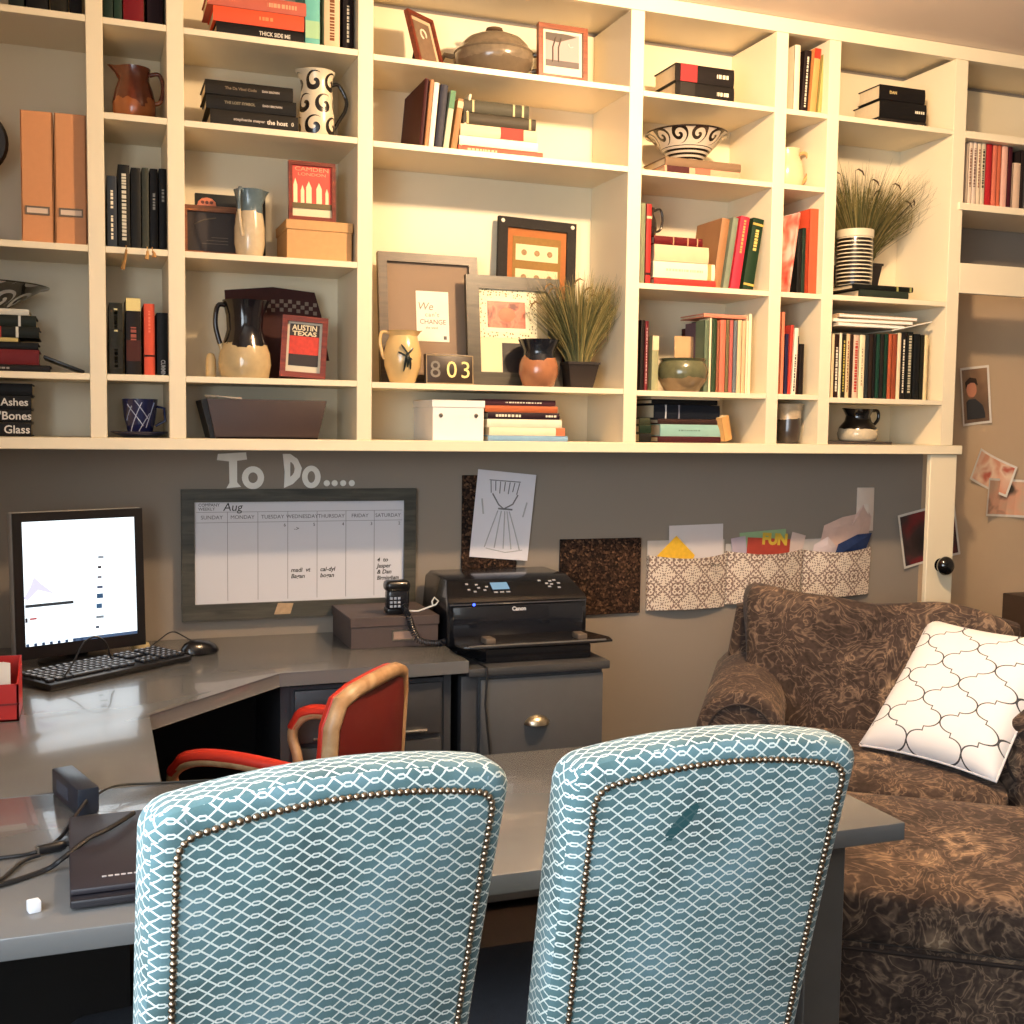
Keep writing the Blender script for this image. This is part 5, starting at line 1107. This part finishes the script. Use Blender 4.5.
def coil(pts, R, r, turns):
    P_ = [Vector(p) for p in pts]; n = turns * 10; out = []
    L = [0]
    for a, b_ in zip(P_, P_[1:]): L.append(L[-1] + (b_ - a).length)
    for k in range(n + 1):
        s = L[-1] * k / n; i = max(j for j in range(len(L)) if L[j] <= s + 1e-9); i = min(i, len(P_) - 2)
        f = (s - L[i]) / max(L[i + 1] - L[i], 1e-6); c_ = P_[i].lerp(P_[i + 1], f); t_ = (P_[i + 1] - P_[i]).normalized(); u_ = t_.orthogonal().normalized()
        if i + 2 < len(P_): pass
        u_ = t_.cross(Vector((0, 1, 0)));  u_ = u_.normalized() if u_.length > .1 else Vector((1, 0, 0)); v_ = t_.cross(u_)
        a = 2 * PI * k / 10; out.append(c_ + u_ * R * math.cos(a) + v_ * R * math.sin(a))
    return MB().tube(out, r, 5)
coil([(.012, -.035, .03), (.022, -.06, .0), (.030, -.066, -.035), (.045, -.072, -.068), (.075, -.075, -.080), (.115, -.078, -.082), (.135, -.06, -.082)], .0085, .0022, 30).build('coiled_cord', mat((24, 28, 36), .35, coat=.2), ph)
MB().tube([(.03, -.03, .012), (.055, -.042, .012), (.11, -.045, .03), (.118, -.045, .04), (.105, -.045, .052), (.098, -.045, .04), (.1, -.045, .028)], .0026, 7).build('pale_cord', mat((206, 206, 200), .4), ph)
# ---------------------------------------------------------------- computer
mo = thing('monitor', 'black computer monitor with a bright white page on its screen', 'monitor', (-.022, 3.315, DT), (0, 0, .43))
tilt_ = Euler((-.04, .0, 0))
mh = bpy.data.objects.new('monitor_head', None)
def mp(mb, name, m, par=mo):
    q = mb.build(name, m, par); q.location = (0, 0, .026); q.rotation_euler = tilt_; return q
Wm, Hm = .183, .392
mp(MB().box(-Wm, Wm, 0, .030, 0, Hm, .006), 'back_shell', mat((150, 148, 144), .35))
mp(frame_ring(MB(), 2 * Wm - .004, Hm - .004, .024, -.006, .0, bb=.034), 'bezel', mat((22, 20, 22), .3)).location = (-Wm + .002 , 0, .038)
mo.children[-1].location = Vector((0, 0, .026)) + Vector(tilt_.to_matrix() @ Vector((-Wm + .002, 0, .002)))
sc_ = mp(MB().box(-Wm + .024, Wm - .024, -.003, -.001, .034, Hm - .024), 'screen', m_emit((236, 248, 255), 1.25))
def scr(x0, x1, z0, z1, c, name, s=.9, y=-.0036):
    return MB().box(x0, x1, y, y + .0006, z0, z1).build(name, m_emit(c, s), sc_)
sx0, sx1, sz0, sz1 = -Wm + .024, Wm - .024, .034, Hm - .024
scr(sx0 + .005, sx0 + .135, sz0 + .105, sz0 + .113, (70, 76, 84), 'player_bar', .35)
mb = MB().prism([(sx0 + .001, sz0 + .130), (sx0 + .02, sz0 + .160), (sx0 + .03, sz0 + .185), (sx0 + .05, sz0 + .165), (sx0 + .085, sz0 + .135), (sx0 + .04, sz0 + .150), (sx0 + .012, sz0 + .125)], -.0038, -.0032); mb.build('video_shape', m_emit((204, 200, 232), .95), sc_)
for i, (w__, c) in enumerate(((.016, (170, 180, 190)), (.010, (60, 50, 60)), (.012, (150, 150, 160)), (.016, (90, 100, 130)), (.018, (60, 100, 140)), (.016, (70, 110, 150)), (.022, (150, 160, 170)), (.010, (90, 100, 120)))):
    scr(sx0 + .208 - .003 * i * .6, sx0 + .208 + w__ - .003 * i * .6, sz0 + .222 - i * .0275, sz0 + .229 - i * .0275 + (.006 if i in (4, 5) else 0), c, 'thumbnail', .5)
for i in range(8): scr(sx0 + .004 + i * .021, sx0 + .012 + i * .021, sz0 + .001, sz0 + .009, (60, 90, 130), 'taskbar_icon', .4)
scr(sx0 + .13, sx1, sz0, sz0 + .010, (90, 120, 160), 'taskbar', .45, -.0032)
scr(sx0 + .016, sx0 + .034, sz0 + .072, sz0 + .077, (200, 80, 80), 'caption', .6); scr(sx0 + .004, sx0 + .010, sz0 + .066, sz0 + .078, (60, 50, 60), 'caption', .4)
MB().box(-.03, .03, .03, .055, .01, .16, .006).build('stand_neck', BLACK, mo)
MB().lathe([(0, 0), (.10, 0), (.10, .006), (.09, .012), (.03, .018), (0, .018)], 36, (0, .05, 0), sy=.7).build('stand_base', BLACK, mo)
kb = thing('keyboard', 'black computer keyboard lying askew in front of the monitor', 'keyboard', (.036, 3.165, DT), (.03, 0, math.radians(38)))
MB().box(-.226, .226, -.076, .076, .004, .020, .005).build('keyboard_body', BLACK, kb)
KC = mat((30, 32, 38), .4); LG = mat((176, 184, 200), .5)
mb = MB(); lg = MB(); kx = .0188
KEYS = {}; NK = [0]
def key(x, y, w=1, h=1):
    NK[0] += 1
    if NK[0] <= 100:
        if w not in KEYS: KEYS[w] = MB().box(-kx * w / 2 + .0013, kx * w / 2 - .0013, -kx / 2 + .0013, kx / 2 - .0013, .020, .0275, .0018, 1).build('key', KC, kb, smooth=None, uvs=False); k_ = KEYS[w]
        else: k_ = KEYS[w].copy(); k_.parent = kb; COL.objects.link(k_)
        k_.location = (x, y, 0)
    else: mb.box(x - kx * w / 2 + .0013, x + kx * w / 2 - .0013, y - kx * h / 2 + .0013, y + kx * h / 2 - .0013, .020, .0275, .0018, 1)
    lg.box(x - .0042, x + .0026, y + .0005, y + .0055, .0276, .0280)
for r_ in range(6):
    y = .060 - r_ * .0215
    if r_ == 0:
        for k in range(13): key(-.208 + k * .0212, y)
    elif r_ == 5:
        for k, (xx, ww) in enumerate(((-.208, 1.2), (-.182, 1.2), (-.157, 1.2), (-.098, 5), (-.038, 1.2), (-.013, 1.2), (.012, 1.2), (.037, 1.2))): key(xx, y, ww)
    else:
        for k in range(14): key(-.208 + k * .0192 + r_ * .0015, y)
    for k in range(3):
        if r_ != 3: key(.082 + k * .0192, y)
    for k in range(4): key(.152 + k * .0192, y)
o = mb.build('keys', KC, kb, smooth=None, uvs=False); o['kind'] = 'stuff'
o = lg.build('key_legends', LG, kb, smooth=None, uvs=False); o['kind'] = 'stuff'
ms = thing('mouse', 'black computer mouse on the desk right of the keyboard', 'mouse', (.290, 3.35, DT), (0, 0, math.radians(28)))
def dome(v): return Vector((v.x, v.y * (1 + .12 * (v.x > 0) * 0), v.z * (1 - .25 * max(0, v.x) / .05)))
MB().lathe([(0, 0), (.9, 0), (1, .12), (.97, .4), (.8, .72), (.5, .93), (0, 1.0)], 32, fn=lambda v: Vector((v.x * .060, v.y * .036, v.z * .040 * (1 - .2 * v.x)))).build('mouse_shell', mat((16, 16, 20), .25, coat=.3), ms)
MB().box(.02, .034, -.003, .003, .026, .034, .002).build('scroll_wheel', BLACKM, ms)
def cable(label, pts, r=.003, c=(22, 22, 24), name='cable'):
    P_ = [Vector(p) for p in pts]; q = []
    for i in range(len(P_) - 1):
        p0 = P_[max(i - 1, 0)]; p1 = P_[i]; p2 = P_[i + 1]; p3 = P_[min(i + 2, len(P_) - 1)]
        for k in range(6):
            t_ = k / 6; q.append(.5 * ((2 * p1) + (p2 - p0) * t_ + (2 * p0 - 5 * p1 + 4 * p2 - p3) * t_ * t_ + (3 * p1 - p0 - 3 * p2 + p3) * t_ ** 3))
    q.append(P_[-1]); return tag(MB().tube(q, r, 8).build(name, mat(c, .4)), label, 'cable')
def A(px, py, z): return at(px, py, z=z)
cable('thin mouse cable curling behind the keyboard toward the mouse', [A(143, 653, .753), (.185, 3.46, .775), (.225, 3.50, .79), (.265, 3.46, .775), (.30, 3.41, .757)], .0018, name='mouse_cable')
cable('black cable arching up in front of the monitor screen', [(-.115, 3.055, .753), (-.085, 3.00, .756), (-.045, 3.06, .80), (-.020, 3.08, .845), (.010, 3.085, .86), (.035, 3.095, .84), (.045, 3.12, .80), (.052, 3.14, .79)], .0024, name='looped_cable')
o = MB().lathe([(0, 0), (.024, 0), (.026, .006), (.022, .016), (.012, .02), (0, .02)], 24, sy=.8).build('cable_puck', mat((196, 176, 130), .4), None, loc=(.135, 3.475, DT)); tag(o, 'small cream disc-shaped hub on the desk behind the keyboard', 'hub')
# red box
rb = thing('red_box', 'red box full of white papers at the left edge, beside the keyboard', 'box', (-.24, 2.70, DT))
RED = mat((186, 34, 28), .45, var=.08)
mb = MB().box(-.12, .088, 0, .004, 0, .082); mb.box(-.12, .088, .146, .15, 0, .118); mb.box(-.12, .088, 0, .15, 0, .004)
mb.prism([(0, 0), (.15, 0), (.15, .118), (.10, .112), (.05, .09), (0, .082)], .084, .088, plane='YZ'); mb.prism([(0, 0), (.15, 0), (.15, .118), (0, .082)], -.12, -.116, plane='YZ'); mb.build('box_body', RED, rb)
MB().box(-.12, .089, -.0015, 0, .036, .040).build('box_seam', mat((120, 20, 18), .5), rb)
for i in range(5): tag(MB().box(-.10, .07 - i * .004, -.0006, .0006, 0, .118 - i * .003).build('paper_sheet', PAPER, None, loc=(-.24, 2.73 + i * .018, DT + .0045), rot=(-.10, 0, .02 * i)), 'white paper sheet standing in the red box', 'paper', 'white papers in the red box')
# near table items
ad = thing('power_adapter', 'black power adapter brick standing on its side on the grey tabletop', 'power adapter', (-.030, 2.082, DT), (0, 0, math.radians(-73)))
MB().box(-.075, .075, -.018, .018, 0, .046, .003).build('adapter_body', mat((34, 40, 52), .35), ad)
MB().box(-.045, .02, -.0186, -.0176, .012, .034).build('rating_label', mat((60, 68, 84), .4), ad)
lp = thing('laptop', 'closed dark slim laptop on the table, half hidden by the left chair', 'laptop', (.125, 1.775, DT), (0, 0, .02))
MB().box(-.160, .160, -.165, .165, .004, .016, .003).build('base', mat((28, 26, 32), .4), lp)
MB().box(-.160, .160, -.150, .160, .017, .026, .003).build('lid', mat((42, 38, 44), .45, var=.2), lp)
MB().box(-.10, -.05, .158, .164, .012, .024).build('hinge', METAL, lp)
mb = MB()
for i in range(11): mb.box(-.118 + i * .0085, -.112 + i * .0085, -.118, -.113, .0262, .0266)
mb.build('small_print', mat((180, 178, 182), .5), lp)
for i, (x_, y_) in enumerate(((-.14, -.14), (.14, -.14), (-.14, .14), (.14, .14))): MB().box(x_ - .008, x_ + .008, y_ - .008, y_ + .008, 0, .005).build('foot', BLACKM, lp)
o = MB().box(-.008, .008, -.008, .008, 0, .016, .002).build('dice', mat((232, 234, 240), .4, var=.02), None, loc=(-.0775, 1.628, DT), rot=(0, 0, .3)); tag(o, 'tiny white cube on the front left of the tabletop', 'dice')
cable('adapter cable running from the brick toward the left edge', [(-.012, 2.01, .775), (-.028, 1.97, .765), A(60, 838, .754), A(35, 852, .754), A(0, 858, .754), A(-40, 862, .754)], .0030, (26, 28, 32))
cable('thin cable running right from the adapter brick behind the chair', [(.0, 2.015, .778), A(115, 786, .760), A(160, 783, .754), A(215, 780, .754)], .0022, (40, 42, 40))
cable('thick black cable crossing the laptop corner toward the left edge', [A(-40, 893, .755), A(0, 885, .755), A(45, 870, .756), (-.045, 1.76, .770), (-.01, 1.80, .782), A(110, 828, .784), (.06, 1.90, .782)], .0040, (22, 24, 28))
cable('black plugged cable between the laptop side and the left edge', [A(-40, 900, .754), A(0, 880, .754), A(22, 862, .756), A(40, 855, .758)], .0030, (22, 24, 28))
q = A(52, 852, .7515)
pg = thing('cable_plug', 'black barrel plug joined to a cable left of the laptop', 'plug', (q.x, q.y, DT + .0085), (0, 0, .30))
MB().tube([(-.02, 0, 0), (.012, 0, 0), (.020, 0, 0)], [.007, .0085, .006], 10).build('plug_body', BLACK, pg); MB().tube([(.018, 0, 0), (.036, 0, .002)], .004, 8).build('plug_tip', BLACKM, pg); MB().box(-.023, -.020, -.006, .006, -.006, .006).build('plug_collar', METAL, pg)
# ---------------------------------------------------------------- blue patterned dining chairs
TREL = m_trellis()
SEATM = mat((46, 50, 58), .75, var=.2, scale=60, bmp=.8)
LEGW = m_wood((60, 38, 24), (92, 60, 38), .4, 9, (12, 12, 1))
def parsons(label, x, y, rot, stain=None, wf=1.0):
    c = thing('dining_chair', label, 'chair', (x, y, 0), (0, 0, rot), 'blue trellis-patterned dining chairs')
    Hs, Ht = .40, 1.047
    def half(z): return (.204 - (Ht - z) * .018) * wf
    def outline(ins=0.0):
        hw = lambda z: half(z) - ins
        pts = []; zt_ = Ht - ins; r = .036 - ins * .35
        zc = zt_ - .016 - r
        pts.append((-hw(Hs), Hs + ins)); pts.append((hw(Hs), Hs + ins))
        for k in range(1, 9): z = Hs + (zc - Hs) * k / 9; pts.append((hw(z), z))
        for k in range(7):
            a = (PI / 2 - .14) * k / 6; pts.append((hw(zc) - r + r * math.cos(a), zc + r * math.sin(a)))
        xr = hw(zc) - r + r * math.cos(PI / 2 - .14)
        zr = zc + r * math.sin(PI / 2 - .14)
        for k in range(1, 12):
            f = k / 12; xx = xr * (1 - 2 * f); pts.append((xx, zr + (zt_ - zr) * (1 - (xx / xr) ** 2)))
        for k in range(6, -1, -1):
            a = (PI / 2 - .14) * k / 6; pts.append((-(hw(zc) - r + r * math.cos(a)), zc + r * math.sin(a)))
        for k in range(8, 0, -1): z = Hs + (zc - Hs) * k / 9; pts.append((-hw(z), z))
        return pts
    def lean(v):
        t_ = max(v.z - .42, 0)
        return Vector((v.x, v.y - .20 * t_ - .08 * t_ * t_ , v.z))
    tm = TREL if stain is None else stain
    MB().slab(outline(), .085, .026, lean, 5).build('backrest', TREL, c)
    o = MB().slab(outline(.030), .010, .005, lambda v: lean(v) + Vector((0, -.0045, 0)), 3).build('back_panel', tm, c)
    # nails
    pts = [Vector((a, 0, b_)) for a, b_ in outline(.028)]; start = 2; path = pts[1:] + [pts[0]]
    L = [0]
    for a, b_ in zip(path, path[1:]): L.append(L[-1] + (b_ - a).length)
    n = int(L[-1] / .0082); mb = MB(); i = 0; nail = None; PTS = []
    for k in range(n + 1):
        s = L[-1] * k / n
        while i < len(L) - 2 and L[i + 1] < s: i += 1
        p = path[i].lerp(path[i + 1], (s - L[i]) / max(L[i + 1] - L[i], 1e-9)); p = lean(p) + Vector((0, -.0045, 0))
        PTS.append(p)
    PTS.sort(key=lambda p: -p.z); NP = [(0, .0034), (.0024, .0028), (.0040, .0010), (.0043, -.001)]
    for k, p in enumerate(PTS):
        if k >= 100: mb.lathe(NP, 8, p, Euler((PI / 2, 0, 0))); continue
        if nail is None: q = nail = MB().lathe(NP, 8, (0, 0, 0), Euler((PI / 2, 0, 0))).build('nailhead', BRASS, c, uvs=False)
        else: q = nail.copy(); q.parent = c; COL.objects.link(q)
        q.location = p
    mb.build('nailheads', BRASS, c, uvs=False)['kind'] = 'stuff'
    for s in (-1, 1):
        a = [lean(Vector((s * (.145 + .022 * f), -.001 + .030 * f * f, 1.0 + .018 * f))) for f in ()]
        p0 = lean(Vector((s * (half(1.0) - .045), -.0012, Ht - .050))); p1 = lean(Vector((s * (half(1.0) - .036), .003, Ht - .030))); p2 = lean(Vector((s * (half(1.0) - .030), .022, Ht - .0185)))
        MB().tube([p0, p1, p2], .0011, 6).build('corner_seam', mat((120, 140, 146), .8), c)
    # seat and legs
    mb = MB().box(-.21, .21, .02, .56, .38, .495, .028, 4); mb.build('seat', SEATM, c)
    for sx in (-1, 1):
        for yy in (.055, .445):
            m2 = MB(); x0_ = sx * .185
            for (ra, za), (rb_, zb_) in (((.024, .375), (.015, 0)),):
                A4 = [m2.bm.verts.new((x0_ + i * ra, yy + j * ra, za)) for i, j in ((-1, -1), (1, -1), (1, 1), (-1, 1))]; B4 = [m2.bm.verts.new((x0_ + i * rb_, yy + j * rb_ - (.04 if yy < .1 else 0), zb_)) for i, j in ((-1, -1), (1, -1), (1, 1), (-1, 1))]
                m2.bm.faces.new(A4); m2.bm.faces.new(list(reversed(B4)))
                for k in range(4): m2.bm.faces.new((A4[k], B4[k], B4[(k + 1) % 4], A4[(k + 1) % 4]))
            m2.build('leg', LEGW, c)
    return c
def trel_stain():
    m = m_trellis(); nt = m.node_tree; E.nt = nt; b = nt.nodes['Principled BSDF']
    u, v, _ = xyz(nt, coords(nt, 'UV')); n = E(noise(nt, coords(nt, 'UV'), 160, 4).outputs[0])
    uu = u + .048; vv = v - .945
    a = uu * .78 + vv * -.62; c_ = uu * .62 + vv * .78
    d = hyp(a * 1.0, c_ * .30) + (n - .5) * .010
    src = b.inputs['Base Color'].links[0].from_socket
    finish(nt, b, mixc(nt, d.lt(.0088) * .95, src, lin((26, 74, 78)))); return m
parsons('blue trellis-patterned dining chair with nailhead trim, the left of the pair', .232, 1.315, .13)
parsons('blue trellis-patterned dining chair with a dark smear on its back, right of the pair', .708, 1.310, -.02, trel_stain(), .96)
# ---------------------------------------------------------------- red wooden armchair at the desk
oc = thing('desk_armchair', 'red upholstered armchair with pale wooden frame tucked into the desk corner', 'chair', (.45, 2.75, 0), (0, 0, math.radians(53)))
PWOOD = m_wood((168, 126, 84), (206, 170, 128), .4, 8, (3, 3, 3)); RUP = mat((196, 50, 34), .4, var=.08); DRED = mat((104, 24, 17), .55, var=.15)
def crest(f):       # f from -1 (near corner) to 1
    return None
path = []
for k in range(21):
    f = k / 20
    if f < .3: g_ = f / .3; path.append(Vector((-.205 + .004 * g_, -.185 - .02 * g_, .44 + (.30) * g_)))
    elif f < .38:
        a = (f - .3) / .08 * PI / 2; path.append(Vector((-.201 + .055 * (1 - math.cos(a)), -.205 - .012 * math.sin(a), .74 + .065 * math.sin(a))))
    elif f <= .62:
        g_ = (f - .38) / .24; path.append(Vector((-.146 + .292 * g_, -.217 - .025 * math.sin(PI * g_), .805 + .018 * math.sin(PI * g_))))
    elif f < .70:
        a = (f - .62) / .08 * PI / 2; path.append(Vector((.146 + .055 * math.sin(a), -.205 - .012 * math.cos(a), .74 + .065 * math.cos(a))))
    else: g_ = (f - .7) / .3; path.append(Vector((.201 + .004 * g_, -.205 + .02 * g_, .74 - .30 * g_)))
MB().tube(path, .019, 10, flat=1.0).build('back_frame', PWOOD, oc)
MB().tube([p + Vector((0, .018, .004)) for p in path], .012, 8).build('red_piping', RUP, oc)
inner = [(p.x * .93, p.z - .012) for p in path]
mb = MB().slab(inner, .018, .004, lambda v: v + Vector((0, -.205 - .05 * (v.z - .45) - .02 * math.cos(v.x / .2 * PI / 2), 0)), 2); mb.build('back_panel', DRED, oc)
mb = MB().slab(inner, .040, .015, lambda v: v + Vector((0, -.186 - .05 * (v.z - .45) - .02 * math.cos(v.x / .2 * PI / 2), 0)), 3); mb.build('back_cushion', RUP, oc)
for s in (-1, 1):
    ky = 1.22 if s < 0 else .72
    P_ = [(s * .215, -.20, .62), (s * .225, -.10, .638), (s * .228, .02 * ky, .650), (s * .226, .10 * ky, .644), (s * .222, .145 * ky, .614), (s * .218, .150 * ky, .580), (s * .212, .125 * ky, .53), (s * .207, .09, .46)]
    q = []
    PV = [Vector(p) for p in P_]
    for i in range(len(PV) - 1):
        p0 = PV[max(i - 1, 0)]; p1 = PV[i]; p2 = PV[i + 1]; p3 = PV[min(i + 2, len(PV) - 1)]
        for k in range(4):
            t_ = k / 4; q.append(.5 * ((2 * p1) + (p2 - p0) * t_ + (2 * p0 - 5 * p1 + 4 * p2 - p3) * t_ * t_ + (3 * p1 - p0 - 3 * p2 + p3) * t_ ** 3))
    q.append(PV[-1])
    ar = MB().tube(q, .014, 10).build('armrest', PWOOD, oc)
    pd = [p + Vector((0, .004 if i > 12 else 0, .011 if i < 15 else .003)) for i, p in enumerate(q[:19])]
    MB().tube(pd, [.010] + [.0165] * (len(pd) - 2) + [.010], 10, flat=.75).build('arm_pad', RUP, ar)
mb = MB().box(-.22, .22, -.20, .23, .36, .45, .03, 4); mb.build('seat', RUP, oc)
MB().box(-.225, .225, -.205, .235, .33, .365, .006).build('seat_rail', PWOOD, oc)
for sx in (-1, 1):
    for yy in (-.18, .20): MB().tube([(sx * .195, yy, .335), (sx * .20, yy * 1.02, .18), (sx * .205, yy * 1.08, 0)], [.022, .018, .014], 10).build('leg', PWOOD, oc)
# ---------------------------------------------------------------- paisley armchair, ottoman, pillow
from mathutils import noise as mnoise
PAIS = m_paisley()
def puff(w, d, h, e1=.35, e2=.3, nu=64, nv=28, wr=.006, ws=9.0, seed=0.0, fn=None):
    """soft stuffed block centred on x,y with its base at z = 0"""
    mb = MB(); sg = lambda v, e: math.copysign(abs(v) ** e, v); rows = []
    for j in range(nv + 1):
        b_ = -PI / 2 + PI * j / nv
        if j in (0, nv): rows.append([mb.bm.verts.new((0, 0, h / 2 * sg(math.sin(b_), e1) + h / 2))]); continue
        rows.append([mb.bm.verts.new((w / 2 * sg(math.cos(b_), e1) * sg(math.cos(2 * PI * i / nu), e2), d / 2 * sg(math.cos(b_), e1) * sg(math.sin(2 * PI * i / nu), e2), h / 2 * sg(math.sin(b_), e1) + h / 2)) for i in range(nu)])
    for a, b_ in zip(rows, rows[1:]):
        for i in range(nu):
            j = (i + 1) % nu
            if len(a) == 1: mb.bm.faces.new((a[0], b_[j], b_[i]))
            elif len(b_) == 1: mb.bm.faces.new((a[i], a[j], b_[0]))
            else: mb.bm.faces.new((a[i], a[j], b_[j], b_[i]))
    for v in mb.bm.verts:
        n = mnoise.noise(Vector((v.co.x * ws + seed, v.co.y * ws, v.co.z * ws))) ; c = Vector((v.co.x, v.co.y, v.co.z - h / 2)).normalized()
        v.co += c * n * wr
        if fn: v.co = fn(v.co)
    return mb
TH = math.radians(34)
ac = thing('paisley_armchair', 'wide brown paisley armchair with rolled arms in the corner by the wall', 'armchair', (1.775, 2.86, 0), (0, 0, -TH))
for i, xx in enumerate((0.0, .82)):
    prof = [(-.085, .07), (-.09, .30), (-.095, .42)]
    for k in range(13):
        a = PI + .5 - (PI + 1.0) * k / 12; prof.append((.130 * math.cos(a), .520 + .130 * math.sin(a)))
    prof += [(.095, .42), (.09, .30), (.085, .07)]
    mb = MB().slab(list(reversed(prof)), .76, .018, None, 4)
    for v in mb.bm.verts: v.co += Vector((xx, 0, 0)); v.co.x += .006 * mnoise.noise(v.co * 7)
    ar = mb.build('arm', PAIS, ac)
    mb = MB(); pts = []
    for k in range(25):
        a = -PI * .25 + (PI * 1.5) * k / 24; pts.append((xx + .094 * math.cos(a), -.003, .518 + .094 * math.sin(a)))
    mb.tube(pts, .004, 6).build('welt', mat((54, 44, 40), .8), ar)
MB().box(-.07, .89, .01, .72, .05, .31, .02, 3).build('base', PAIS, ac)
q = puff(.645, .76, .17, .4, .22, wr=.012, ws=6).build('seat_cushion', PAIS, ac, loc=(.41, .235, .295))
def bl(v):
    k = max(0, (v.z - .2) / .27)
    return Vector((v.x * (1 + .06 * (v.z - .2)), v.y, v.z + k * (-.048 - .022 * v.x / .4 + .030 * max(0, -v.x / .4) ** 4 + .008 * math.sin(v.x * 11))))
q = puff(.84, .20, .49, .30, .30, wr=.026, ws=5, seed=4, fn=bl).build('back_cushion', PAIS, ac, loc=(.405, .47, .425), rot=(-.19, 0, 0))
mb = MB().slab([(-.06, .08), (.88, .08), (.89, .60), (.87, .78), (.80, .80), (.04, .82), (-.05, .80), (-.08, .60)], .13, .04, lambda v: v + Vector((0, .60 + .10 * (v.z - .4), 0)), 4); mb.build('back_frame', PAIS, ac)
for x_, y_ in ((0, .05), (.82, .05), (0, .68), (.82, .68)): MB().lathe([(0, 0), (.02, 0), (.026, .06), (0, .06)], 14, (x_, y_, 0)).build('foot', LEGW, ac)
ot = thing('paisley_ottoman', 'large brown paisley ottoman pushed against the front of the armchair', 'ottoman', (1.80 - .5592 * .565 + .829 * .45, 2.86 - .829 * .565 - .559 * .45, 0), (0, 0, -TH))
puff(.80, .68, .16, .35, .18, wr=.012, ws=6, seed=9).build('top_cushion', PAIS, ot, loc=(0, 0, .305))
MB().box(-.39, .39, -.33, .33, .05, .325, .018, 3).build('base', PAIS, ot)
mb = MB(); mb.tube([(-.40, -.338, .313), (.40, -.338, .313), (.40, .338, .313), (-.40, .338, .313), (-.40, -.338, .313)], .005, 6).build('welt', mat((40, 30, 26), .8), ot)
for x_ in (-.34, .34):
    for y_ in (-.28, .28): MB().lathe([(0, 0), (.02, 0), (.026, .055), (0, .055)], 14, (x_, y_, 0)).build('foot', LEGW, ot)
# pillow
P00 = at(860, 745, z=.478); P10 = at(996, 782, z=.474); P01 = at(930, 620, y=2.93)
ex = (P10 - P00); ey = (P01 - P00); nz = ex.cross(ey).normalized()
if nz.y > 0: nz = -nz
pw = thing('throw_pillow', 'white throw pillow with a thin grey quatrefoil outline on the paisley armchair', 'pillow', P00)
mb = MB(); N = 22; S1 = {}; S2 = {}
Lx, Ly = ex.length, ey.length
uvl = {}
for i in range(N + 1):
    for j in range(N + 1):
        u, v = i / N, j / N; a = (1 - (2 * u - 1) ** 4) * (1 - (2 * v - 1) ** 4); th_ = .062 * a ** .6
        pin = .05 * (1 - a) * 0
        uu = .5 + (u - .5) * (1 - .05 * (1 - (2 * v - 1) ** 2)); vv = .5 + (v - .5) * (1 - .06 * (1 - (2 * u - 1) ** 2))
        base = ex * uu + ey * vv; wrk = mnoise.noise(Vector((u * 5, v * 5, 2))) * .008 * a
        S1[i, j] = mb.bm.verts.new(base + nz * (th_ + wrk + .004)); S2[i, j] = mb.bm.verts.new(base - nz * (th_ * .7 + .002))
        uvl[S1[i, j]] = (u * Lx, v * Ly); uvl[S2[i, j]] = (u * Lx, v * Ly)
for i in range(N):
    for j in range(N):
        mb.bm.faces.new((S1[i, j], S1[i + 1, j], S1[i + 1, j + 1], S1[i, j + 1])); mb.bm.faces.new((S2[i, j], S2[i, j + 1], S2[i + 1, j + 1], S2[i + 1, j]))
for i in range(N):
    for (a, b_) in (((i, 0), (i + 1, 0)), ((N, i), (N, i + 1)), ((i + 1, N), (i, N)), ((0, i + 1), (0, i))):
        mb.bm.faces.new((S1[a], S2[a], S2[b_], S1[b_]))
lay = mb.bm.loops.layers.uv.new('uv')
for f in mb.bm.faces:
    for l in f.loops: l[lay].uv = uvl[l.vert]
mb.build('pillow_cover', m_quatrefoil(), pw, smooth=80, uvs=False)
prm = [(k / 12, 0) for k in range(13)] + [(1, k / 12) for k in range(1, 13)] + [(1 - k / 12, 1) for k in range(1, 13)] + [(0, 1 - k / 12) for k in range(1, 13)]
pts = [ex * (.5 + (u - .5) * (1 - .05 * (1 - (2 * v - 1) ** 2))) + ey * (.5 + (v - .5) * (1 - .06 * (1 - (2 * u - 1) ** 2))) for u, v in prm]
MB().tube(pts, .004, 7).build('piping', mat((226, 226, 230), .7), pw)
